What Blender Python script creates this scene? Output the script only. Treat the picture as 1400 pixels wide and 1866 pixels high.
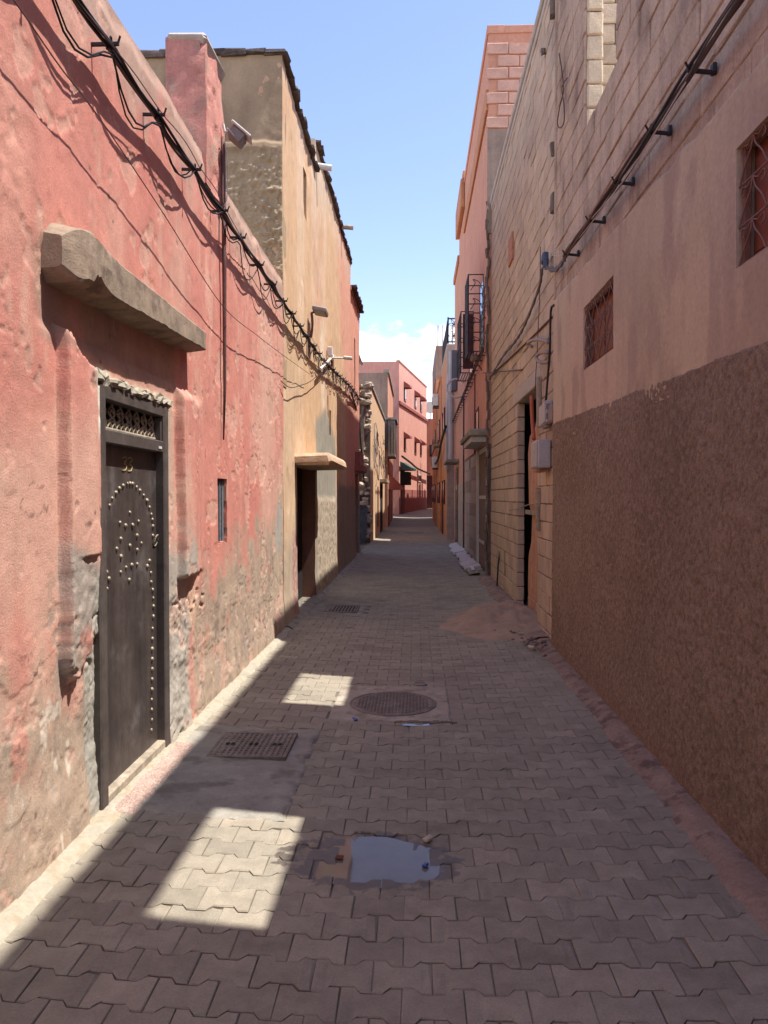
import bpy, math, random
import numpy as np
from mathutils import Vector, Matrix
random.seed(7); rng = np.random.default_rng(11)
R = math.radians
S = bpy.context.scene
for o in list(bpy.data.objects): bpy.data.objects.remove(o)

# ------------------------------------------------------------------ camera, sky, sun
CAMZ = 1.6; FPX = 1348.0
YAW = math.atan(57/FPX); PITCH = -math.atan(28/FPX)
cd = bpy.data.cameras.new('camera'); cam = bpy.data.objects.new('camera', cd)
S.collection.objects.link(cam); S.camera = cam
cd.sensor_fit = 'VERTICAL'; cd.sensor_height = 36; cd.lens = 36*FPX/1866
cd.clip_start = 0.05; cd.clip_end = 2000
cam.location = (0, 0, CAMZ); cam.rotation_euler = (R(90)+PITCH, 0, YAW)

SUN = Vector((1.0, -0.085, 2.36)).normalized()
w = bpy.data.worlds.new('World'); S.world = w; w.use_nodes = True
nt = w.node_tree; N = nt.nodes; L = nt.links; N.clear()
sky = N.new('ShaderNodeTexSky'); sky.sky_type = 'NISHITA'; sky.sun_disc = False
sky.sun_elevation = math.asin(SUN.z); sky.sun_rotation = math.atan2(SUN.x, SUN.y)
sky.air_density = 1.0; sky.dust_density = 0.6; sky.ozone_density = 2.0; sky.altitude = 450
tc = N.new('ShaderNodeTexCoord'); sp = N.new('ShaderNodeSeparateXYZ'); L.new(tc.outputs['Generated'], sp.inputs[0])
cn = N.new('ShaderNodeTexNoise'); cn.inputs['Scale'].default_value = 7; cn.inputs['Detail'].default_value = 7; cn.inputs['Roughness'].default_value = .58
cm = N.new('ShaderNodeMapping'); cm.inputs['Scale'].default_value = (1, 1, 2.2); cm.inputs['Location'].default_value = (.37, .1, .05)
L.new(tc.outputs['Generated'], cm.inputs[0]); L.new(cm.outputs[0], cn.inputs['Vector'])
m1 = N.new('ShaderNodeMath'); m1.operation = 'MULTIPLY_ADD'; m1.inputs[1].default_value = .17; L.new(cn.outputs['Fac'], m1.inputs[0])
m0 = N.new('ShaderNodeMath'); m0.operation = 'SUBTRACT'; m0.inputs[0].default_value = .128; L.new(sp.outputs['Z'], m0.inputs[1]); L.new(m0.outputs[0], m1.inputs[2])
mr = N.new('ShaderNodeMapRange'); mr.interpolation_type = 'SMOOTHSTEP'; mr.inputs['From Min'].default_value = 0.0; mr.inputs['From Max'].default_value = .024
L.new(m1.outputs[0], mr.inputs['Value'])
tint = N.new('ShaderNodeMix'); tint.data_type = 'RGBA'; tint.blend_type = 'MULTIPLY'; tint.inputs['Factor'].default_value = 1
tint.inputs['B'].default_value = (1.02, .90, .93, 1); L.new(sky.outputs[0], tint.inputs['A'])
mx = N.new('ShaderNodeMix'); mx.data_type = 'RGBA'; mx.inputs['B'].default_value = (6.3, 6.35, 6.6, 1)
L.new(mr.outputs[0], mx.inputs['Factor']); L.new(tint.outputs['Result'], mx.inputs['A'])
bg = N.new('ShaderNodeBackground'); bg.inputs['Strength'].default_value = .14
wo = N.new('ShaderNodeOutputWorld'); L.new(mx.outputs['Result'], bg.inputs['Color']); L.new(bg.outputs[0], wo.inputs[0])
sl = bpy.data.lights.new('sun', 'SUN'); sl.energy = 3.4; sl.angle = R(.53); sl.color = (1, .965, .91)
so = bpy.data.objects.new('sun', sl); S.collection.objects.link(so)
so.rotation_euler = SUN.to_track_quat('Z', 'Y').to_euler(); so.location = (8, 0, 20)
S.view_settings.view_transform = 'Standard'; S.view_settings.look = 'None'
S.view_settings.exposure = 1.3; S.view_settings.gamma = 1; S.view_settings.use_curve_mapping = False
S.render.engine = 'CYCLES'
S.cycles.max_bounces = 8; S.cycles.diffuse_bounces = 6
S.render.resolution_x = 768; S.render.resolution_y = 1024

# ------------------------------------------------------------------ places: a pixel of the photograph on a known plane
CR = cam.rotation_euler.to_matrix()
def ray(px, py): return CR @ Vector(((px-700)/FPX, -(py-933)/FPX, -1))
def at(px, py, X=None, Y=None, Z=None):
    d = ray(px, py)
    t = X/d.x if X is not None else Y/d.y if Y is not None else (Z-CAMZ)/d.z
    return Vector((d.x*t, d.y*t, CAMZ+d.z*t))
XL, XR, XC = -1.54, 1.42, 1.38
def lp(px, py, off=0): p = at(px, py, X=XL+off); return p.y, p.z
def rp(px, py, off=0): p = at(px, py, X=XR-off); return p.y, p.z

# ------------------------------------------------------------------ noise
def vnoise(x, y, seed=0):
    xi = np.floor(x).astype(np.int64); yi = np.floor(y).astype(np.int64); fx = x-xi; fy = y-yi
    fx = fx*fx*fx*(fx*(fx*6-15)+10); fy = fy*fy*fy*(fy*(fy*6-15)+10)
    def h(a, b):
        n = (a*374761393 + b*668265263 + seed*974634541) & 0xffffffff
        n = ((n ^ (n >> 13))*1274126177) & 0xffffffff
        return ((n ^ (n >> 16)) & 0xffff)/65535.0
    return (h(xi, yi)*(1-fx)+h(xi+1, yi)*fx)*(1-fy)+(h(xi, yi+1)*(1-fx)+h(xi+1, yi+1)*fx)*fy
def fbm(x, y, o=4, seed=0, g=.5):
    x = np.asarray(x, float); y = np.asarray(y, float); s = 0; a = 1; t = 0
    for k in range(o):
        s = s + a*vnoise(x*2**k+17.3*k, y*2**k-9.1*k, seed+k*31); t += a; a *= g
    return s/t*2-1
def sst(a, b, x): t = np.clip((x-a)/(b-a), 0, 1); return t*t*(3-2*t)
def band(x, a, b, e): return sst(a-e, a+e, x)*(1-sst(b-e, b+e, x))
def mixc(c, d, m): return c*(1-m[..., None])+np.array(d)*m[..., None]
def bc(c, shape): return np.ones(shape+(1,))*np.array(c, float)

# ------------------------------------------------------------------ object helpers
COL = S.collection; W = {}
def place(o, parent, loc):
    loc = Vector(loc)
    if parent is not None: o.parent = parent; o.location = loc-W[parent.name]
    else: o.location = loc
    W[o.name] = loc
def thing(name, label, cat, loc=(0, 0, 0), group=None):
    o = bpy.data.objects.new(name, None); COL.objects.link(o); o.empty_display_size = .1
    place(o, None, loc); return tag(o, label, cat, group)
def tag(o, label, cat, group=None):
    o['label'] = label; o['category'] = cat
    if group: o['group'] = group
    return o
def link(name, me, mat, parent=None, loc=(0, 0, 0), rot=None, scale=None):
    o = bpy.data.objects.new(name, me); COL.objects.link(o)
    if mat is not None and not me.materials: me.materials.append(mat)
    place(o, parent, loc)
    if rot is not None: o.rotation_euler = rot
    if scale is not None: o.scale = scale
    return o
def npmesh(name, V, F, smooth=False, color=None):
    me = bpy.data.meshes.new(name); V = np.asarray(V, np.float32); F = np.asarray(F, np.int32)
    n = F.shape[1]
    me.vertices.add(len(V)); me.vertices.foreach_set('co', V.ravel())
    me.loops.add(F.size); me.loops.foreach_set('vertex_index', F.ravel())
    me.polygons.add(len(F)); me.polygons.foreach_set('loop_start', np.arange(0, F.size, n, dtype=np.int32))
    me.update(calc_edges=True); me.validate()
    me.polygons.foreach_set('use_smooth', np.full(len(F), smooth))
    if color is not None:
        a = me.color_attributes.new('Col', 'FLOAT_COLOR', 'POINT')
        c = np.ones((len(V), 4), np.float32); c[:, :3] = color; a.data.foreach_set('color', c.ravel())
    me.update(); return me

class MB:
    def __init__(s): s.v = []; s.f = []
    def add(s, v, f):
        b = len(s.v); s.v += [tuple(p) for p in v]; s.f += [tuple(i+b for i in q) for q in f]; return s
    def box(s, c, d, M=None, ch=0):
        c = Vector(c); hx, hy, hz = d[0]/2, d[1]/2, d[2]/2
        if ch <= 0:
            v = [Vector((x, y, z)) for x in (-hx, hx) for y in (-hy, hy) for z in (-hz, hz)]
            f = [(0, 1, 3, 2), (4, 6, 7, 5), (0, 4, 5, 1), (2, 3, 7, 6), (0, 2, 6, 4), (1, 5, 7, 3)]
        else:
            ch = min(ch, hx*.8, hy*.8, hz*.8); v = []; ix = {}
            for x in (-1, 1):
                for y in (-1, 1):
                    for z in (-1, 1):
                        for a in range(3):
                            p = [x*hx, y*hy, z*hz]
                            for k in range(3):
                                if k != a: p[k] -= (x, y, z)[k]*ch
                            ix[x, y, z, a] = len(v); v.append(Vector(p))
            f = []; q = [(-1, -1), (1, -1), (1, 1), (-1, 1)]
            def key(a, sgn, u, t):
                k = [0, 0, 0]; k[a] = sgn; k[(a+1) % 3] = u; k[(a+2) % 3] = t; return tuple(k)
            for a in range(3):
                for sg in (-1, 1):
                    fc = [ix[key(a, sg, u, t)+(a,)] for u, t in q]
                    f.append(tuple(fc if sg > 0 else fc[::-1]))
                b_, c_ = (a+1) % 3, (a+2) % 3
                for u in (-1, 1):
                    for t in (-1, 1):
                        k0 = key(a, -1, u, t); k1 = key(a, 1, u, t)
                        fc = [ix[k0+(b_,)], ix[k1+(b_,)], ix[k1+(c_,)], ix[k0+(c_,)]]
                        f.append(tuple(fc if u*t < 0 else fc[::-1]))
            for x in (-1, 1):
                for y in (-1, 1):
                    for z in (-1, 1):
                        fc = [ix[x, y, z, 0], ix[x, y, z, 1], ix[x, y, z, 2]]
                        f.append(tuple(fc if x*y*z > 0 else fc[::-1]))
        if M is not None: v = [M @ p for p in v]
        return s.add([p+c for p in v], f)
    def b2(s, x0, x1, y0, y1, z0, z1, ch=0):
        return s.box(((x0+x1)/2, (y0+y1)/2, (z0+z1)/2), (abs(x1-x0), abs(y1-y0), abs(z1-z0)), None, ch)
    def tube(s, pts, r, n=6, closed=False):
        P = [Vector(p) for p in pts]; m = len(P); rr = r if hasattr(r, '__len__') else [r]*m
        v = []; up = Vector((.13, .21, .97))
        for i in range(m):
            a = P[i-1] if (i > 0 or closed) else P[i]; b = P[(i+1) % m] if (i < m-1 or closed) else P[i]
            t = (b-a); t = t.normalized() if t.length > 1e-9 else Vector((0, 1, 0))
            n1 = t.cross(up)
            if n1.length < .05: n1 = t.cross(Vector((1, 0, 0)))
            n1.normalize(); n2 = t.cross(n1)
            for k in range(n):
                q = 2*math.pi*k/n; v.append(P[i]+(n1*math.cos(q)+n2*math.sin(q))*rr[i])
        f = []
        for i in range(m if closed else m-1):
            j = (i+1) % m
            for k in range(n):
                l = (k+1) % n; f.append((i*n+k, i*n+l, j*n+l, j*n+k))
        if not closed: f += [tuple(range(n))[::-1], tuple((m-1)*n+k for k in range(n))]
        return s.add(v, f)
    def lathe(s, prof, M, n=16):
        v = []; f = []
        for r, z in prof:
            for k in range(n):
                q = 2*math.pi*k/n; v.append(M @ Vector((r*math.cos(q), r*math.sin(q), z)))
        for i in range(len(prof)-1):
            for k in range(n):
                l = (k+1) % n; f.append((i*n+k, i*n+l, (i+1)*n+l, (i+1)*n+k))
        f += [tuple(range(n))[::-1], tuple((len(prof)-1)*n+k for k in range(n))]
        return s.add(v, f)
    def prism(s, poly, h, M):
        n = len(poly); v = [M @ Vector((x, y, 0)) for x, y in poly]+[M @ Vector((x, y, h)) for x, y in poly]
        f = [tuple(range(n))[::-1], tuple(range(n, 2*n))]+[(i, (i+1) % n, n+(i+1) % n, n+i) for i in range(n)]
        return s.add(v, f)
    def mesh(s, name, smooth=False):
        me = bpy.data.meshes.new(name); me.from_pydata(s.v, [], s.f); me.update()
        if smooth: me.polygons.foreach_set('use_smooth', [True]*len(me.polygons))
        return me
    def build(s, name, mat, parent=None, smooth=False): return link(name, s.mesh(name, smooth), mat, parent)
def smooth_path(pts, k=6):
    P = [Vector(p) for p in pts]; out = []
    for i in range(len(P)-1):
        a, b, c, d = P[max(i-1, 0)], P[i], P[i+1], P[min(i+2, len(P)-1)]
        for j in range(k):
            t = j/k
            out.append(.5*((2*b)+(c-a)*t+(2*a-5*b+4*c-d)*t*t+(3*b-a-3*c+d)*t**3))
    out.append(P[-1]); return out
def jitter(me, amp, seed=0, keep=None):
    r = random.Random(seed)
    for v in me.vertices:
        v.co += Vector((r.uniform(-amp, amp), r.uniform(-amp, amp), r.uniform(-amp, amp)))
    return me

# relief(): a wall sheet with real relief, holes with reveals, and thickness
def relief(name, O, u, us, zs, mat, parent, disp, color=None, hole=None, thick=.2, smooth=True):
    O = Vector(O); u = Vector(u); n = u.cross(Vector((0, 0, 1)))
    U, Z = np.meshgrid(us, zs, indexing='ij')
    ax = 1 if abs(u.y) > .5 else 0
    s = O[ax]+u[ax]*U
    d = disp(s, Z); a, b = U.shape
    V = np.stack([O.x+u.x*U+n.x*d, O.y+u.y*U+n.y*d, O.z+Z], -1).reshape(-1, 3)
    idx = np.arange(a*b).reshape(a, b)
    F = np.stack([idx[:-1, :-1], idx[1:, :-1], idx[1:, 1:], idx[:-1, 1:]], -1)
    if hole is not None:
        sc = (s[:-1, :-1]+s[1:, 1:])/2; zc = (Z[:-1, :-1]+Z[1:, 1:])/2
        F = F[~hole(sc, zc)]
    F = F.reshape(-1, 4)
    C = color(s, Z, d).reshape(-1, 3) if color is not None else None
    E = np.concatenate([F[:, [i, (i+1) % 4]] for i in range(4)]); key = np.sort(E, 1); key = key[:, 0]*len(V)+key[:, 1]
    uq, inv, cnt = np.unique(key, return_inverse=True, return_counts=True); B = E[cnt[inv.ravel()] == 1]
    vb = V[B]; nn = np.array([n.x, n.y, n.z])
    base = np.array(O)
    def back(q):
        k = ((q-base) @ nn)[..., None]; return q-nn*(k+thick)
    q = np.concatenate([vb[:, 0], vb[:, 1], back(vb[:, 1]), back(vb[:, 0])]); m = len(B); o = len(V)
    F2 = np.stack([o+m+np.arange(m), o+np.arange(m), o+3*m+np.arange(m), o+2*m+np.arange(m)], -1)
    V2 = np.concatenate([V, q]); FF = np.concatenate([F, F2])
    if C is not None: C = np.concatenate([C, C[B[:, 0]], C[B[:, 1]], C[B[:, 1]], C[B[:, 0]]])
    me = npmesh(name, V2, FF, smooth, C)
    return link(name, me, mat, parent)
def steps(*segs):
    out = []
    for a, b, st in segs: out.append(np.arange(a, b-1e-6, (b-a)/max(1, round((b-a)/st))))
    out.append([segs[-1][1]]); r = np.concatenate(out); r = np.sort(r)
    return r[np.concatenate([[True], np.diff(r) > 1e-5])]

# ------------------------------------------------------------------ materials
def mat(name, c=(.5, .5, .5), rough=.9, var=.18, sc=3., streak=0., bump=.3, bsc=60., attr=False, spec=.3, metal=0., speck=0., rnd=0., bdist=.01, c2=None, c2s=2., c2t=(.5, .62), fine=.1, b2=1.6, wet=None, odd=None):
    m = bpy.data.materials.new(name); m.use_nodes = True; T = m.node_tree; N = T.nodes; L = T.links
    P = N['Principled BSDF']; P.inputs['Roughness'].default_value = rough; P.inputs['Metallic'].default_value = metal
    P.inputs['Specular IOR Level'].default_value = spec
    g = N.new('ShaderNodeNewGeometry'); pos = g.outputs['Position']
    def noise(scale, detail=5, rg=.6, vec=None):
        n = N.new('ShaderNodeTexNoise'); n.inputs['Scale'].default_value = scale; n.inputs['Detail'].default_value = detail
        n.inputs['Roughness'].default_value = rg; L.new(vec or pos, n.inputs['Vector']); return n.outputs['Fac']
    def mrange(v, a, b, c_, d_, sm=False):
        r = N.new('ShaderNodeMapRange'); r.inputs['From Min'].default_value = a; r.inputs['From Max'].default_value = b
        r.inputs['To Min'].default_value = c_; r.inputs['To Max'].default_value = d_
        if sm: r.interpolation_type = 'SMOOTHSTEP'
        L.new(v, r.inputs['Value']); return r.outputs[0]
    def mul(a, b):
        q = N.new('ShaderNodeMath'); q.operation = 'MULTIPLY'; L.new(a, q.inputs[0])
        if isinstance(b, float): q.inputs[1].default_value = b
        else: L.new(b, q.inputs[1])
        return q.outputs[0]
    if attr:
        ca = N.new('ShaderNodeVertexColor'); ca.layer_name = 'Col'; base = ca.outputs[0]
    else:
        cc = N.new('ShaderNodeRGB'); cc.outputs[0].default_value = tuple(c)+(1,); base = cc.outputs[0]
    if c2 is not None:
        x = N.new('ShaderNodeMix'); x.data_type = 'RGBA'; x.inputs['B'].default_value = tuple(c2)+(1,)
        L.new(base, x.inputs['A']); L.new(mrange(noise(c2s, 7, .65), c2t[0], c2t[1], 0, 1, True), x.inputs['Factor']); base = x.outputs['Result']
    if odd is not None:
        oi2 = N.new('ShaderNodeObjectInfo'); x = N.new('ShaderNodeMix'); x.data_type = 'RGBA'; x.inputs['B'].default_value = tuple(odd)+(1,)
        L.new(base, x.inputs['A']); L.new(mrange(oi2.outputs['Random'], .80, 1.0, 0, .4), x.inputs['Factor']); base = x.outputs['Result']
    if wet is not None:
        mp = N.new('ShaderNodeMapping'); mp.vector_type = 'TEXTURE'; mp.inputs['Location'].default_value = (wet[0], wet[1], 0); mp.inputs['Scale'].default_value = (wet[2], wet[3], 1)
        L.new(pos, mp.inputs[0]); sx = N.new('ShaderNodeSeparateXYZ'); L.new(mp.outputs[0], sx.inputs[0]); cx = N.new('ShaderNodeCombineXYZ')
        L.new(sx.outputs[0], cx.inputs[0]); L.new(sx.outputs[1], cx.inputs[1])
        ln = N.new('ShaderNodeVectorMath'); ln.operation = 'LENGTH'; L.new(cx.outputs[0], ln.inputs[0])
        ad2 = N.new('ShaderNodeMath'); ad2.operation = 'ADD'; L.new(ln.outputs['Value'], ad2.inputs[0]); L.new(mrange(noise(11, 4, .6), .3, .7, -.30, .30), ad2.inputs[1])
        wm = mrange(ad2.outputs[0], .90, 1.06, 1, 0, True)
        x = N.new('ShaderNodeMix'); x.data_type = 'RGBA'; x.inputs['B'].default_value = (.085, .07, .058, 1); L.new(base, x.inputs['A']); L.new(mul(wm, .85), x.inputs['Factor']); base = x.outputs['Result']
        L.new(mrange(wm, 0, 1, rough, .35), P.inputs['Roughness'])
    f = mrange(noise(sc, 6, .65), .3, .7, 1-var, 1+var)
    f = mul(f, mrange(noise(bsc*.8, 3, .6), .3, .7, 1-fine, 1+fine))
    if streak:
        mp = N.new('ShaderNodeMapping'); mp.inputs['Scale'].default_value = (9, 9, .7); L.new(pos, mp.inputs[0])
        f = mul(f, mrange(noise(1., 5, .6, mp.outputs[0]), .3, .7, 1-streak, 1+streak))
    if speck:
        v = N.new('ShaderNodeTexVoronoi'); v.inputs['Scale'].default_value = bsc; L.new(pos, v.inputs['Vector'])
        s2 = N.new('ShaderNodeSeparateColor'); L.new(v.outputs['Color'], s2.inputs[0])
        f = mul(f, mrange(s2.outputs[0], 0, 1, 1-speck, 1+speck))
    if rnd:
        oi = N.new('ShaderNodeObjectInfo'); f = mul(f, mrange(oi.outputs['Random'], 0, 1, 1-rnd, 1+rnd))
    vm = N.new('ShaderNodeVectorMath'); vm.operation = 'SCALE'; L.new(base, vm.inputs[0]); L.new(f, vm.inputs['Scale'])
    L.new(vm.outputs[0], P.inputs['Base Color'])
    if bump:
        h1 = noise(bsc, 6, .7); h2 = noise(bsc*.15, 4, .6)
        ad = N.new('ShaderNodeMath'); ad.operation = 'MULTIPLY_ADD'; ad.inputs[1].default_value = b2; L.new(h2, ad.inputs[0]); L.new(h1, ad.inputs[2])
        b = N.new('ShaderNodeBump'); b.inputs['Strength'].default_value = bump; b.inputs['Distance'].default_value = bdist
        L.new(ad.outputs[0], b.inputs['Height']); L.new(b.outputs[0], P.inputs['Normal'])
    return m
M = {}
M['plaster'] = mat('painted_plaster', attr=True, var=.11, sc=6, streak=.06, bump=.55, bsc=120, bdist=.006, fine=.10, b2=.7)
M['plaster_r'] = mat('limewash_plaster', attr=True, var=.07, sc=4, streak=.04, bump=.25, bsc=50, bdist=.006)
M['roughcast'] = mat('roughcast', attr=True, var=.09, sc=3, bump=.9, bsc=130, bdist=.012, speck=.16, fine=.16)
M['concrete'] = mat('old_concrete', (.30, .225, .16), var=.25, sc=9, bump=.5, bsc=110, bdist=.006, c2=(.20, .145, .105), c2s=5, streak=.08)
M['cement'] = mat('cement_patch', (.285, .262, .215), var=.22, sc=5, bump=.4, bsc=80, bdist=.006, c2=(.19, .168, .135), c2s=4)
M['paver'] = mat('paver', (.268, .234, .178), wet=(-.19, 3.22, .37, .25), odd=(.29, .24, .175), rough=.85, var=.16, sc=9, bump=.35, bsc=170, bdist=.004, rnd=.12, c2=(.20, .165, .122), c2s=2.2, c2t=(.52, .75), fine=.12)
M['paver_far'] = mat('paver_far', attr=True, rough=.85, var=.13, sc=4, bump=.3, bsc=150, bdist=.004, c2=(.195, .16, .127), c2s=1.2, c2t=(.5, .75))
M['bed'] = mat('joint_sand', (.17, .145, .115), var=.3, sc=8, bump=.5, bsc=120)
M['lane_far'] = mat('far_lane', (.258, .222, .168), var=.16, sc=2, bump=.2, bsc=30)
M['dust'] = mat('dusty_earth', (.27, .185, .14), var=.25, sc=6, bump=.6, bsc=60, bdist=.012, c2=(.16, .10, .08), c2s=7)
M['fillet'] = mat('pale_mortar', (.36, .32, .245), var=.2, sc=6, bump=.6, bsc=50, bdist=.012, c2=(.30, .245, .17), c2s=6)
M['iron'] = mat('cast_iron', (.17, .135, .11), rough=.65, var=.3, sc=20, bump=.3, bsc=150, bdist=.003, metal=.1, c2=(.22, .18, .15), c2s=4)
M['dark'] = mat('dark_interior', (.015, .011, .01), bump=0)
M['door'] = mat('studded_door', (.062, .047, .042), rough=.46, var=.32, sc=5, streak=.38, bump=.35, bsc=22, bdist=.006, spec=.45, c2=(.125, .108, .10), c2s=4, c2t=(.52, .74))
M['doorframe'] = mat('door_frame', (.085, .067, .058), rough=.6, var=.3, sc=8, streak=.2, bump=.3, bsc=60, bdist=.003)
M['brass'] = mat('dull_brass', (.30, .25, .18), rough=.5, var=.25, sc=30, bump=.1, metal=.35)
M['yellow'] = mat('yellow_paint', (.40, .31, .13), var=.2, sc=40, bump=.1)
M['oldwood'] = mat('weathered_wood', (.33, .27, .20), var=.3, sc=10, streak=.25, bump=.5, bsc=50, bdist=.006)
M['greywood'] = mat('grey_wood', (.12, .125, .135), var=.3, sc=10, streak=.3, bump=.5, bsc=50, bdist=.006)
M['peach'] = mat('peach_board', (.48, .26, .165), var=.2, sc=8, streak=.2, bump=.3, bsc=40, bdist=.005)
M['cable'] = mat('black_cable', (.016, .014, .015), rough=.5, var=.2, bump=0)
M['cable_grey'] = mat('grey_cable', (.10, .075, .07), rough=.6, var=.2, bump=0)
M['white_wire'] = mat('pale_wire', (.5, .40, .33), rough=.6, var=.1, bump=0)
M['hose'] = mat('grey_hose', (.30, .22, .19), rough=.6, var=.15, bump=0)
M['hose_w'] = mat('white_hose', (.58, .54, .50), rough=.5, var=.1, bump=0)
M['rust'] = mat('rusty_pipe', (.12, .055, .045), rough=.7, var=.3, sc=12, bump=.3, bsc=80, bdist=.003)
M['grille'] = mat('painted_grille', (.20, .10, .075), rough=.6, var=.2, sc=20, bump=.1)
M['shutter'] = mat('red_shutter', (.20, .055, .03), rough=.55, var=.15, sc=6, bump=.1, spec=.4)
M['maroon'] = mat('maroon_metal', (.075, .02, .02), rough=.55, var=.2, sc=8, bump=.1)
M['black_iron'] = mat('black_iron', (.03, .024, .027), rough=.5, var=.2, bump=0)
M['meter'] = mat('meter_plastic', (.40, .37, .35), rough=.45, var=.1, sc=6, bump=.05, spec=.5, c2=(.3, .25, .22), c2s=9, c2t=(.55, .8))
M['orange'] = mat('orange_conduit', (.42, .10, .045), rough=.5, var=.1, bump=0)
M['lampgrey'] = mat('lamp_housing', (.22, .19, .18), rough=.5, var=.12, sc=10, bump=.05)
M['lampwhite'] = mat('lamp_white', (.62, .57, .52), rough=.5, var=.1, bump=0)
M['white'] = mat('white_paint', (.62, .59, .55), rough=.6, var=.12, sc=5, bump=.1)
M['whitemetal'] = mat('white_door_frame', (.46, .44, .42), rough=.5, var=.1, bump=0)
M['glass'] = mat('dark_glass', (.02, .02, .022), rough=.12, var=.1, bump=0, spec=.6)
M['block_pink'] = mat('limewashed_block', (.50, .362, .258), var=.2, sc=4, bump=.8, bsc=75, bdist=.012, rnd=.06, c2=(.23, .16, .12), c2s=2.0, c2t=(.47, .7), streak=.16, fine=.16)
M['mortar_pink'] = mat('limewashed_mortar', (.36, .26, .22), var=.15, sc=5, bump=.7, bsc=60, c2=(.22, .15, .125), c2s=2)
M['block'] = mat('concrete_block', (.505, .38, .27), var=.10, sc=5, bump=.5, bsc=90, bdist=.008, rnd=.12, c2=(.42, .315, .235), c2s=1.1, c2t=(.45, .65), fine=.12)
M['mortar'] = mat('block_mortar', (.19, .135, .105), var=.2, sc=8, bump=.6, bsc=70)
M['cap'] = mat('cement_cap', (.43, .365, .31), var=.15, sc=5, bump=.4, bsc=60, bdist=.008)
M['beige_block'] = mat('beige_block', (.58, .46, .31), var=.15, sc=6, bump=.7, bsc=80, bdist=.01, rnd=.1)
M['block_orange'] = mat('orange_washed_block', (.57, .335, .245), var=.1, sc=4, bump=.5, bsc=60, bdist=.01, rnd=.05)
M['orange_w'] = mat('orange_limewash', (.58, .285, .18), var=.10, sc=2, streak=.06, bump=.2, bsc=25, bdist=.01)
M['orange_d'] = mat('ochre_limewash', (.50, .235, .12), var=.12, sc=2, streak=.08, bump=.2, bsc=25, bdist=.01)
M['salmon'] = mat('salmon_limewash', (.58, .30, .225), var=.10, sc=1.5, streak=.08, bump=.2, bsc=20, bdist=.01)
M['salmon_dk'] = mat('terracotta_dado', (.30, .105, .085), var=.12, sc=2, bump=.2, bsc=20, bdist=.01)
M['tan_w'] = mat('tan_limewash', (.60, .40, .24), var=.12, sc=2, streak=.08, bump=.25, bsc=25, bdist=.012)
M['grey_w'] = mat('weathered_render', (.26, .19, .145), var=.2, sc=1.5, streak=.12, bump=.3, bsc=20, bdist=.012)
M['stone'] = mat('rubble_stone', (.46, .38, .29), var=.25, sc=6, bump=.6, bsc=40, bdist=.015)
M['stone_dk'] = mat('dark_rubble', (.17, .13, .105), var=.3, sc=6, bump=.7, bsc=40, bdist=.015)
M['tilecap'] = mat('roof_edge_stones', (.125, .095, .08), var=.35, sc=14, bump=.8, bsc=50, bdist=.015, rnd=.3)
M['tile_a'] = mat('cladding_beige', (.36, .28, .215), rough=.6, var=.1, sc=9, bump=.1, bsc=60, rnd=.12)
M['tile_b'] = mat('cladding_brown', (.25, .175, .135), rough=.6, var=.15, sc=9, bump=.1, bsc=60, rnd=.12)
M['step_tile'] = mat('pale_step', (.52, .45, .41), rough=.7, var=.15, sc=8, bump=.2, bsc=60)
M['terrazzo'] = mat('terrazzo', (.36, .25, .20), rough=.7, var=.15, sc=5, bump=.25, bsc=150, bdist=.004, speck=.35)
M['brick'] = mat('clay_brick', (.42, .19, .12), var=.2, sc=15, bump=.4, bsc=90)
M['green'] = mat('green_awning', (.05, .11, .09), rough=.6, var=.2, bump=0)
M['aluminium'] = mat('aluminium_panel', (.13, .135, .155), rough=.5, var=.08, sc=4, bump=0)
M['blue'] = mat('blue_plastic', (.02, .06, .25), rough=.35, var=.1, bump=0, spec=.5)
M['bluerag'] = mat('blue_rag', (.07, .095, .15), var=.2, bump=.3)
M['leaf'] = mat('brown_leaf', (.13, .05, .03), var=.2, bump=.2)
M['water'] = mat('murky_water', (.17, .148, .125), rough=.02, var=.05, sc=8, bump=.015, bsc=8, spec=.28)
M['tarp'] = mat('dark_tarp', (.035, .036, .038), rough=.5, var=.4, sc=8, bump=.8, bsc=12, bdist=.05)

# ------------------------------------------------------------------ ground, lane and its paving stones
def rise(y): return .55*sst(34., 60., np.asarray(y, float))
def gz(x, y):
    x = np.asarray(x, float); y = np.asarray(y, float)
    return .05*np.minimum(np.abs((x+.06)/1.45), 1.15)**2+rise(y)+.006*fbm(x*.9, y*.7, 2, 5)
def G(x, y): return float(gz(x, y))
gm = MB(); gm.add([(-600, -600, -.12), (600, -600, -.12), (600, 600, -.12), (-600, 600, -.12)], [(0, 1, 2, 3)])
g = gm.build('ground', M['dust']); g['kind'] = 'structure'
def sheet(name, xs, ys, zf, m, parent=None):
    X, Y = np.meshgrid(xs, ys, indexing='ij'); a, b = X.shape; i = np.arange(a*b).reshape(a, b)
    V = np.stack([X, Y, zf(X, Y)], -1).reshape(-1, 3)
    F = np.stack([i[:-1, :-1], i[1:, :-1], i[1:, 1:], i[:-1, 1:]], -1).reshape(-1, 4)
    return link(name, npmesh(name, V, F, True), m, parent)
PEND = 34.0
street = sheet('street', np.linspace(-1.9, 1.8, 60), np.linspace(-5, PEND, 300), lambda x, y: gz(x, y)-.010-.025*band(x, -.42, .12, .03)*band(y, 2.98, 3.46, .03), M['bed']); street['kind'] = 'structure'
far = sheet('lane', np.linspace(-6, 6, 80), np.linspace(PEND, 75, 120), lambda x, y: gz(np.clip(x, -1.6, 1.6), y), M['lane_far']); far['kind'] = 'structure'
PL, PW, WA, RP_ = .2, .1675, .1105, .139
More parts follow.
